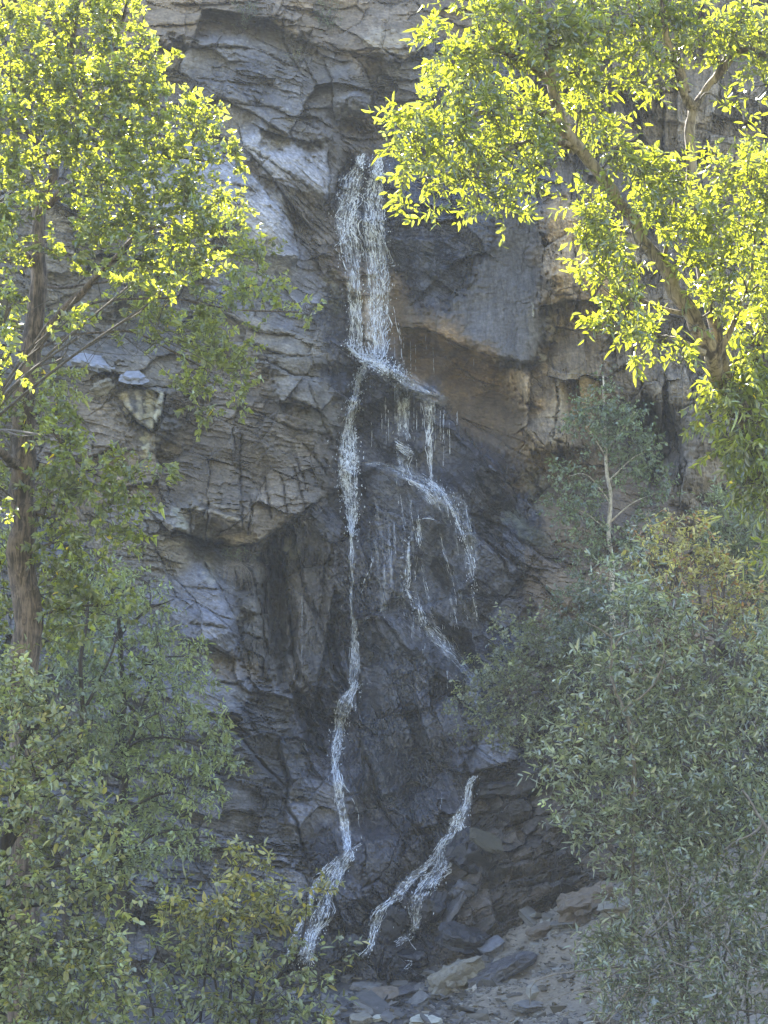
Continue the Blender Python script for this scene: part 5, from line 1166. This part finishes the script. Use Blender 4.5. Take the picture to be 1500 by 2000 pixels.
# --- yellowing shrub in front of the fall
b = foot(420, 1990, 23.0)
S1 = Plant('hazel_shrub', 'open shrub with yellowing leaf tips in front of the foot of the fall', 'shrub', b, 43)
for pts in [[(450,1900,23),(452,1780,22.9),(470,1700,22.8),(476,1650,22.8)],[(400,1930,23.1),(420,1850,23),(440,1760,22.9)],[(480,1900,23),(530,1820,22.8),(536,1720,22.7)],[(500,1930,22.9),(580,1860,22.7),(600,1740,22.6)],[(520,1950,22.9),(600,1900,22.7),(680,1880,22.6)],[(350,1950,23.1),(310,1870,23),(290,1800,23)],[(300,1960,23.2),(250,1880,23.2),(262,1760,23.2)],[(430,1960,23),(360,1900,22.8),(350,1820,22.8)],[(520,1960,22.8),(560,1930,22.6),(640,1910,22.4)]]:
    S1.limb([tuple(b + np.array([S1.rng.uniform(-.5, .5), S1.rng.uniform(-.3, .3), 0]))] + [tuple(at(*p)) for p in pts], .024, .005, 26, 6)
top = [(478,1655,22.8,22,14,.2),(470,1690,22.8,26,18,.25),(440,1730,22.8,44,24,.4),(500,1740,22.8,40,22,.4),(530,1700,22.7,16,24,.2),(536,1750,22.7,30,22,.3),(350,1760,22.9,44,20,.4,.7),(390,1790,22.9,50,26,.4),(345,1790,22.9,36,16,.3),(600,1730,22.6,26,16,.25,.8),(590,1770,22.6,44,18,.3,.8),(640,1740,22.5,14,10,.15,.7),(430,1800,22.8,56,26,.4),(500,1800,22.8,60,26,.4),(560,1800,22.7,40,22,.35,.8),(320,1810,22.9,30,16,.3)]
S1.clumps(top, 48, (.085,.042,'ovate'), sprig=.24, m=9, up=.35, out=.6, droop=.2, hole=-.06, col=(.205,.21,.062), var=.25, nup=.8, sub=2, col2=(.34,.29,.04), p2=.16)
low = [(400,1850,22.9,60,34,.5),(480,1860,22.8,60,34,.5),(550,1860,22.7,50,30,.4,.8),(330,1850,23,50,34,.5),(290,1890,23,44,34,.5,.9),(380,1910,22.8,60,36,.5),(460,1920,22.8,60,36,.5),(540,1920,22.7,50,34,.5,.9),(610,1880,22.6,40,16,.3,.6),(620,1930,22.5,40,24,.4,.7),(670,1900,22.5,30,12,.25,.5),(660,1840,22.5,24,8,.2,.5),(560,1970,22.6,60,30,.5),(470,1980,22.7,70,36,.5),(370,1975,22.8,70,36,.5),(280,1960,22.9,60,40,.5),(620,1985,22.5,40,24,.4,.6),(300,1750,23.1,36,24,.4,.5),(420,2040,22.6,160,40,.6)]
S1.clumps(low, 36, (.085,.042,'ovate'), sprig=.26, m=8, up=.25, out=.6, droop=.25, hole=-.08, col=(.165,.19,.075), var=.28, nup=.8, sub=3, col2=(.28,.25,.06), p2=.07)
S1.twigs([(420,1960,22.6,140,40,.4)], 34, .55, .005, .3)
S1.build(M_bark3, M_bark3, M_leaf, trunk='stems', crown='foliage')

# --- the large willow bush on the right
b = foot(1380, 1960, 24.0)
W_ = Plant('willow_bush', 'large grey-green willow bush filling the lower right', 'bush', b, 51)
for pts in [[(1300,1800,24),(1290,1600,23.8),(1210,1400,23.6),(1190,1250,23.5)],[(1330,1800,24),(1330,1560,23.8),(1280,1380,23.7),(1300,1230,23.6),(1320,1100,23.6)],[(1400,1800,24),(1420,1500,23.8),(1400,1250,23.7),(1380,1120,23.6)],[(1460,1850,23.6),(1500,1700,23.2),(1480,1600,23),(1450,1545,22.9)],[(1310,1750,24),(1220,1560,23.6),(1120,1450,23.3)],[(1300,1850,24),(1210,1680,23.6),(1130,1580,23.4)],[(1420,1850,23.8),(1460,1600,23.5),(1500,1400,23.5)],[(1300,1900,23.8),(1240,1820,23.5),(1180,1780,23.3)],[(1350,1700,24),(1330,1500,24),(1260,1300,24),(1250,1250,24)]]:
    W_.limb([tuple(b + np.array([W_.rng.uniform(-.9, .9), W_.rng.uniform(-.3, .3), 0]))] + [tuple(at(*p)) for p in pts], .026, .006, 40, 7)
WL = (.086, .030, 'lance')
edge = [(1090,1470,23.2,40,20,.3),(1075,1480,23.2,20,20,.2),(1130,1440,23.3,44,34,.4),(1120,1510,23.2,50,36,.4),(1150,1400,23.4,36,30,.4),(1145,1290,23.5,24,40,.35),(1130,1580,23.2,50,34,.4),(1120,1640,23.2,40,20,.3,.8),(1180,1620,23.2,50,40,.5),(1170,1690,23.2,46,24,.4,.9),(1230,1740,23.1,46,30,.4)]
body = [(1190,1330,23.5,50,50,.5),(1190,1480,23.4,60,56,.6),(1240,1400,23.5,60,60,.6),(1260,1300,23.5,60,56,.6),(1230,1200,23.6,40,60,.5),(1210,1110,23.7,40,50,.5,.8),(1280,1200,23.6,60,60,.6),(1330,1250,23.5,44,44,.5),(1330,1340,23.5,70,60,.6),(1300,1450,23.4,70,60,.6),(1250,1540,23.3,70,60,.6),(1320,1560,23.3,70,60,.6),(1390,1460,23.4,70,70,.6),(1400,1350,23.4,70,60,.6),(1460,1280,23.5,60,70,.6),(1470,1400,23.4,60,70,.6),(1460,1520,23.3,60,60,.6),(1400,1580,23.2,70,60,.6),(1260,1640,23.2,70,56,.6),(1340,1660,23.1,70,56,.6),(1420,1690,23.1,70,56,.6),(1480,1640,23,50,60,.6),(1290,1730,23.1,60,46,.5),(1360,1760,23,70,46,.5),(1440,1790,22.9,70,50,.5),(1480,1740,22.9,50,50,.5),
       (1560,1300,23.5,60,160,.8),(1560,1600,23.2,60,160,.8)]
W_.clumps(edge + body, 56, WL, sprig=.30, m=10, up=.3, out=.6, droop=.2, hole=-.12, col=(.175,.205,.105), var=.24, nup=.45, sub=3, col2=(.30,.28,.05), p2=.008, spread=.75)
W_.clumps([(1180,1880,23,50,50,.5,.9),(1230,1830,23,46,44,.5,.8),(1190,1840,23,40,30,.4,.8),(1260,1920,22.7,60,40,.5,.7),(1230,1960,22.6,60,40,.5,.7),(1340,1900,22.6,70,60,.6,.5),(1430,1900,22.5,70,60,.6,.7),(1480,1860,22.5,50,50,.5,.9),(1320,1980,22.3,90,40,.6,.7),(1440,1990,22.2,80,40,.6,.7),(1350,1840,22.8,50,30,.5,.5),(1300,1830,23,30,40,.4,.4),(1560,1900,22.5,60,120,.6)], 74, WL, sprig=.28, m=10, up=.3, out=.6, droop=.2, hole=-.10, col=(.155,.18,.092), var=.26, nup=.5, sub=3, spread=.8)
W_.build(M_twig, M_twig, M_willow, trunk='stems', crown='foliage')
# bare sticks in and under it
S9 = Plant('dead_branch', 'tangle of bare sticks under the willow bush', 'branches', foot(1380, 1990, 22.4), 57)
S9.twigs([(1330,1850,22.7,110,60,.5),(1400,1930,22.3,110,60,.5),(1250,1970,22.3,80,40,.4),(1320,1780,22.9,60,60,.4)], 34, .75, .006, .25)
S9.twigs([(1360,1900,22.4,140,90,.5)], 10, 1.6, .011, .1)
S9.build(M_dead, M_dead, None, twigs='sticks')
S8 = Plant('dead_branch', 'long bare crooked branch at the right edge of the willow', 'branch', foot(1510, 1850, 22.4), 58)
S8.limb([tuple(S8.base), tuple(at(1530,1760,22.4)), tuple(at(1500,1630,22.4)), tuple(at(1478,1585,22.4)), tuple(at(1450,1545,22.5))], .045, .012, 30, 7, .1)
S8.limb([(1490,1610,22.4),(1470,1630,22.3),(1440,1640,22.3),(1415,1660,22.3)], .02, .005, 12, 6); S8.limb([(1500,1650,22.4),(1480,1700,22.3),(1470,1720,22.2)], .02, .005, 12, 6)
S8.build(M_dead, M_dead, None, trunk='limb')
S7 = Plant('dead_branch', 'broken pale stub sticking out of the willow, upper left', 'branch', foot(1215, 1800, 23.2), 59)
S7.limb([tuple(S7.base), tuple(at(1235,1500,23.2)), tuple(at(1218,1395,23.1)), tuple(at(1205,1350,23.1)), tuple(at(1195,1290,23.1)), tuple(at(1192,1235,23.1))], .04, .012, 40, 7, .1)
S7.limb([(1216,1390,23.1),(1255,1360,23),(1290,1310,23),(1300,1270,23)], .022, .007, 14, 6); S7.limb([(1196,1245,23.1),(1170,1228,23),(1140,1212,23)], .016, .005, 10, 6); S7.limb([(1200,1270,23.1),(1216,1240,23),(1250,1230,23)], .014, .005, 10, 6)
S7.build(M_dead, M_dead, None, trunk='limb')

# --- shrub at the foot of the right wall
b = foot(1050, 1560, 34.5); b[2] = float(at(1050,1500,34.2)[2]); 
K_ = Plant('serviceberry_shrub', 'spreading dull green shrub against the rock right of the fall', 'shrub', at(1060,1520,float(cliff_y(1060,1520)) - .1), 61)
for pts in [[(1050,1440,36),(1010,1350,35.4),(960,1290,35)],[(1060,1440,36),(1060,1330,35.4),(1040,1230,35)],[(1080,1440,36),(1110,1330,35.4),(1130,1230,35)],[(1040,1470,36),(980,1420,35.3),(920,1380,35)],[(1090,1420,36),(1140,1360,35.4),(1170,1330,35)]]:
    K_.limb([tuple(K_.base)] + [tuple(at(*p)) for p in pts], .04, .010, 24, 6)
kc = [(960,1290,35,40,26,.6),(1010,1260,35,46,36,.6),(1060,1230,35,44,40,.6),(1100,1270,35,50,44,.6),(960,1330,34.9,50,26,.6),(920,1360,34.9,40,22,.5),(1000,1330,34.8,56,36,.7),(1060,1320,34.8,56,40,.7),(1120,1340,34.8,46,44,.6),(900,1385,34.9,30,14,.4),(960,1400,34.8,50,26,.6),(1020,1400,34.8,56,34,.6),(1090,1400,34.9,50,36,.6),(930,1440,35,40,16,.5,.8),(1000,1450,35,50,26,.5,.8),(1060,1460,35.2,44,26,.5,.7),(1000,1215,35.1,36,22,.5),(1140,1230,35,40,40,.6),(1170,1300,35,40,40,.6)]
K_.clumps(kc, 125, (.062,.040,'ovate'), sprig=.24, m=8, up=.15, out=.8, droop=.2, hole=-.06, col=(.15,.165,.07), var=.28, nup=.9, sub=3)
K_.twigs([(1040,1310,34.7,100,60,.4)], 10, .9, .008, .2)
K_.build(M_twig, M_twig, M_leaf, trunk='stems', crown='foliage')

# --- pale-stemmed birch in front of the right wall
b = at(1196, 1330, float(cliff_y(1196, 1330)) - .4)
B_ = Plant('birch_tree', 'slender pale-stemmed birch in front of the right-hand wall', 'tree', b, 67)
B_.limb([tuple(b), tuple(at(1197,1230,35.6)), tuple(at(1195,1100,35.6)), tuple(at(1190,980,35.6)), tuple(at(1184,880,35.6)), tuple(at(1180,790,35.6)), tuple(at(1178,735,35.6))], .072, .016, 44, 8, .05)
for pts in [[(1184,890,35.6),(1150,840,35.4),(1125,800,35.3)],[(1184,880,35.6),(1220,830,35.4),(1245,800,35.3)],[(1188,940,35.6),(1230,900,35.4),(1265,880,35.3)],[(1190,980,35.6),(1150,930,35.4),(1110,930,35.2)],[(1192,1040,35.6),(1140,1000,35.4),(1100,990,35.2)],[(1192,1020,35.6),(1240,980,35.4),(1290,960,35.2)]]:
    B_.limb(pts, .02, .006, 12, 5)
B_.avoid = [([(1197,1230),(1195,1100),(1190,980),(1184,880)], 13, .92)]
bc = [(1180,750,35.5,24,24,.4),(1170,790,35.4,46,30,.5),(1140,820,35.3,40,30,.5),(1200,820,35.3,50,40,.6),(1235,800,35.3,24,24,.4),(1240,860,35.3,50,40,.6),(1180,870,35.3,40,30,.5,.8),(1265,900,35.3,36,36,.5),(1220,920,35.4,40,30,.5,.8),(1105,925,35.2,44,20,.5),(1130,960,35.2,56,26,.6),(1100,990,35.2,40,22,.5),(1160,985,35.3,40,22,.5,.8),(1140,1030,35.2,60,26,.6,.8),(1290,955,35.2,36,30,.5),(1270,1000,35.2,40,26,.5,.7),(1180,1070,35.3,50,30,.5,.6),(1130,1080,35.3,50,24,.5,.5),(1160,1140,35.3,60,30,.5,.6),(1230,1060,35.3,40,30,.5,.6)]
B_.clumps(bc, 150, (.062,.042,'ovate'), sprig=.22, m=8, up=.1, out=.7, droop=.3, hole=-.06, col=(.125,.16,.07), var=.24, nup=.7, sub=3)
B_.build(M_birch, M_twig, M_leaf)

# --- bushes on the slope behind the willow
def bush(name, label, cs, leaf, col, seed, Y0, u0, v0, **kw):
    p = at(u0, v0, Y0); q = Plant(name, label, 'bush', (p[0], p[1], p[2]), seed)
    for c in cs[:7]: q.limb([tuple(q.base), tuple((q.base + at(*c[:3])) / 2 + q.rng.normal(0, .12, 3)), tuple(at(*c[:3]))], .03, .007, 14, 6)
    q.clumps(cs, kw.pop('n', 80), leaf, col=col, **kw)
    return q.build(M_twig, M_twig, M_leaf, trunk='stems', crown='foliage')
bush('autumn_bush', 'yellow and rust tinged bush above the willow', [(1300,1050,28,50,30,.6),(1350,1030,28,46,24,.5),(1280,1100,27.9,40,40,.6),(1360,1090,27.8,60,40,.6),(1420,1110,27.8,50,44,.6),(1420,1170,27.7,50,40,.6),(1470,1190,27.7,50,50,.6),(1480,1250,27.7,40,40,.5),(1330,1140,27.8,50,36,.5)], (.075,.034,'ovate'), (.33,.30,.085), 71, 28, 1400, 1420, sprig=.24, m=9, up=.2, out=.6, droop=.25, hole=-.10, var=.3, nup=.6, sub=2, col2=(.26,.13,.04), p2=.14)
bush('olive_bush', 'grey-green bush on the slope at the right edge', [(1400,1000,29.5,40,36,.6),(1450,970,29.5,50,40,.6),(1490,950,29.5,40,40,.6),(1430,1050,29.4,60,40,.6),(1490,1040,29.4,50,50,.6),(1460,1100,29.3,60,50,.6),(1490,1140,29.3,50,40,.5),(1400,1060,29.4,40,36,.5),(1560,1020,29.4,60,110,.8)], (.085,.028,'lance'), (.15,.18,.085), 73, 29.5, 1480, 1400, sprig=.28, m=10, up=.25, out=.6, droop=.2, hole=-.12, var=.24, nup=.5, sub=3)
bush('currant_bush', 'dark thicket in the gap between birch and willow', [(1130,1180,33.6,60,40,.6),(1180,1210,33.4,60,50,.6),(1120,1240,33.6,50,40,.6),(1210,1160,33.4,50,44,.6),(1240,1090,33.2,40,40,.5,.8),(1180,1280,33.4,50,40,.5),(1260,1050,33,36,30,.5,.7)], (.07,.04,'ovate'), (.085,.105,.060), 79, 34.5, 1190, 1420, n=90, sprig=.26, m=9, up=.2, out=.6, droop=.2, hole=-.10, var=.25, nup=.7, sub=3)

# --- little plants rooted on the face
def ledge_plant(name, label, u, v, ru, rv, col, seed, leaf=(.06, .018, 'lance'), n=60, cat='plant', hang=0):
    Y = float(cliff_y(u, v)) - .12; q = Plant(name, label, cat, at(u, v + rv * .6, Y), seed)
    for k in range(5): q.limb([tuple(q.base), tuple(at(u + q.rng.uniform(-.7, .7) * ru, v - q.rng.uniform(.1, .7) * rv, Y - .1 - q.rng.uniform(0, .2)))], .012, .004, 6, 5)
    q.clumps([(u, v, Y - .15, ru, rv, .28), (u - ru * .4, v + rv * .2, Y - .12, ru * .6, rv * .7, .2), (u + ru * .4, v + rv * .1, Y - .12, ru * .6, rv * .7, .2)], n, leaf, sprig=.2, m=8, up=.8, out=.5, droop=.1, hole=-.15, col=col, var=.25, nup=.4, sub=2)
    return q
ledge_plant('ledge_shrub', 'feathery grey-green shrub on the rim, nearest the left crown', 482, 22, 28, 26, (.085,.105,.065), 81, n=90).build(M_twig, M_twig, M_leaf, trunk='stems', crown='foliage')
ledge_plant('ledge_shrub', 'green shrub on the rim above the notch', 640, 32, 30, 36, (.075,.100,.045), 82, n=70).build(M_twig, M_twig, M_leaf, trunk='stems', crown='foliage')
ledge_plant('ledge_plant', 'small tuft growing in the cleft left of the notch', 578, 118, 18, 18, (.095,.100,.060), 83, n=60).build(M_twig, M_twig, M_leaf, trunk='stems', crown='foliage')
ledge_plant('ledge_plant', 'small tuft on the crack above the dark panel', 468, 62, 16, 14, (.100,.100,.060), 84, n=50).build(M_twig, M_twig, M_leaf, trunk='stems', crown='foliage')
ledge_plant('ledge_plant', 'low green plant under the overhang at the right', 1140, 890, 24, 20, (.080,.100,.050), 86, n=60).build(M_twig, M_twig, M_leaf, trunk='stems', crown='foliage')
q = ledge_plant('grass_tuft', 'green tuft with dry blades hanging from the cave ledge', 466, 1088, 30, 18, (.075,.092,.045), 85, n=90)
rr = q.rng
for k in range(46):
    a = at(452 + rr.uniform(-16, 26), 1100 + rr.uniform(-5, 6), float(cliff_y(466, 1100)) - .22)
    e = at(460 + rr.normal(0, 26), 1112 + rr.uniform(12, 45), float(cliff_y(460, 1140)) - rr.uniform(.12, .4))
    tube(q.twig, spline(np.array([a, (a + e) / 2 + np.array([(e[0] - a[0]) * .25, -.1, .06]), e]), 7), np.linspace(.007, .003, 7), 3)
q.build(M_twig, M_dead, M_leaf, trunk='stems', crown='foliage', twigs='dry_blades')
import sys
print('leaves', [(o.name, len(o.data.polygons)) for o in bpy.data.objects if o.type == 'MESH' and o.name.startswith(('crown', 'foliage'))], file=sys.stderr)
# ------------------------------------------------------------------ air: even haze added in place of lens glare, lifts the blacks
def haze_box(density, col=(.80,.86,.95), aniso=-.3):
    x0, x1, y0, y1, z0, z1 = -60, 60, -24, 118, -5, 42
    v = [(x, y, z) for x in (x0, x1) for y in (y0, y1) for z in (z0, z1)]
    q = [(0,1,3,2),(4,6,7,5),(0,4,5,1),(2,3,7,6),(0,2,6,4),(1,5,7,3)]
    m, nt = new_mat('haze'); out = nd(nt, 'ShaderNodeOutputMaterial')
    pv = nd(nt, 'ShaderNodeVolumePrincipled'); pv.inputs['Color'].default_value = (*col, 1); pv.inputs['Density'].default_value = density; pv.inputs['Anisotropy'].default_value = aniso
    nt.links.new(pv.outputs[0], out.inputs['Volume'])
    o = link('haze', make_mesh('haze', v, quads=q), m)
    return tag(o, 'thin even haze in front of the cliff, added as a lens veil', kind='stuff')
haze_box(.0008)
# ------------------------------------------------------------------ camera, sun, sky
cam = bpy.data.cameras.new('camera'); cam.sensor_fit = 'VERTICAL'; cam.sensor_height = 24.0
cam.lens = 12.0 / math.tan(VFOV / 2); cam.clip_start = .1; cam.clip_end = 3000
co = bpy.data.objects.new('camera', cam); COL.objects.link(co); co.location = CAM; co.rotation_euler = (R(90) + PITCH, 0, 0)
scene.camera = co

SUN_EL, SUN_AZ = R(42), R(-14)
sd = Vector((math.sin(SUN_AZ) * math.cos(SUN_EL), math.cos(SUN_AZ) * math.cos(SUN_EL), math.sin(SUN_EL)))
sl_ = bpy.data.lights.new('sun', 'SUN'); sl_.energy = 5.0; sl_.angle = R(.5); sl_.color = (1.0, .93, .82)
so = bpy.data.objects.new('sun', sl_); COL.objects.link(so); so.rotation_euler = sd.to_track_quat('Z', 'Y').to_euler(); so.location = (0, 0, 60)

w = bpy.data.worlds.new('World'); scene.world = w; w.use_nodes = True
nt = w.node_tree; nt.nodes.clear()
wo = nt.nodes.new('ShaderNodeOutputWorld'); bg = nt.nodes.new('ShaderNodeBackground'); sky = nt.nodes.new('ShaderNodeTexSky')
sky.sky_type = 'NISHITA'; sky.sun_disc = False; sky.sun_elevation = SUN_EL; sky.sun_rotation = SUN_AZ; sky.dust_density = 3.0; sky.air_density = 0.8; sky.ozone_density = 1.0; sky.altitude = 1400
bg.inputs['Strength'].default_value = 0.14
nt.links.new(sky.outputs[0], bg.inputs[0]); nt.links.new(bg.outputs[0], wo.inputs[0])

scene.view_settings.view_transform = 'Standard'; scene.view_settings.look = 'None'; scene.view_settings.gamma = 1.0
scene.view_settings.exposure = 3.22
scene.render.engine = 'CYCLES'
scene.cycles.use_denoising = True
scene.cycles.max_bounces = 6; scene.cycles.diffuse_bounces = 3; scene.cycles.glossy_bounces = 2; scene.cycles.transmission_bounces = 3
scene.cycles.transparent_max_bounces = 8; scene.cycles.volume_bounces = 1
scene.cycles.caustics_reflective = False; scene.cycles.caustics_refractive = False
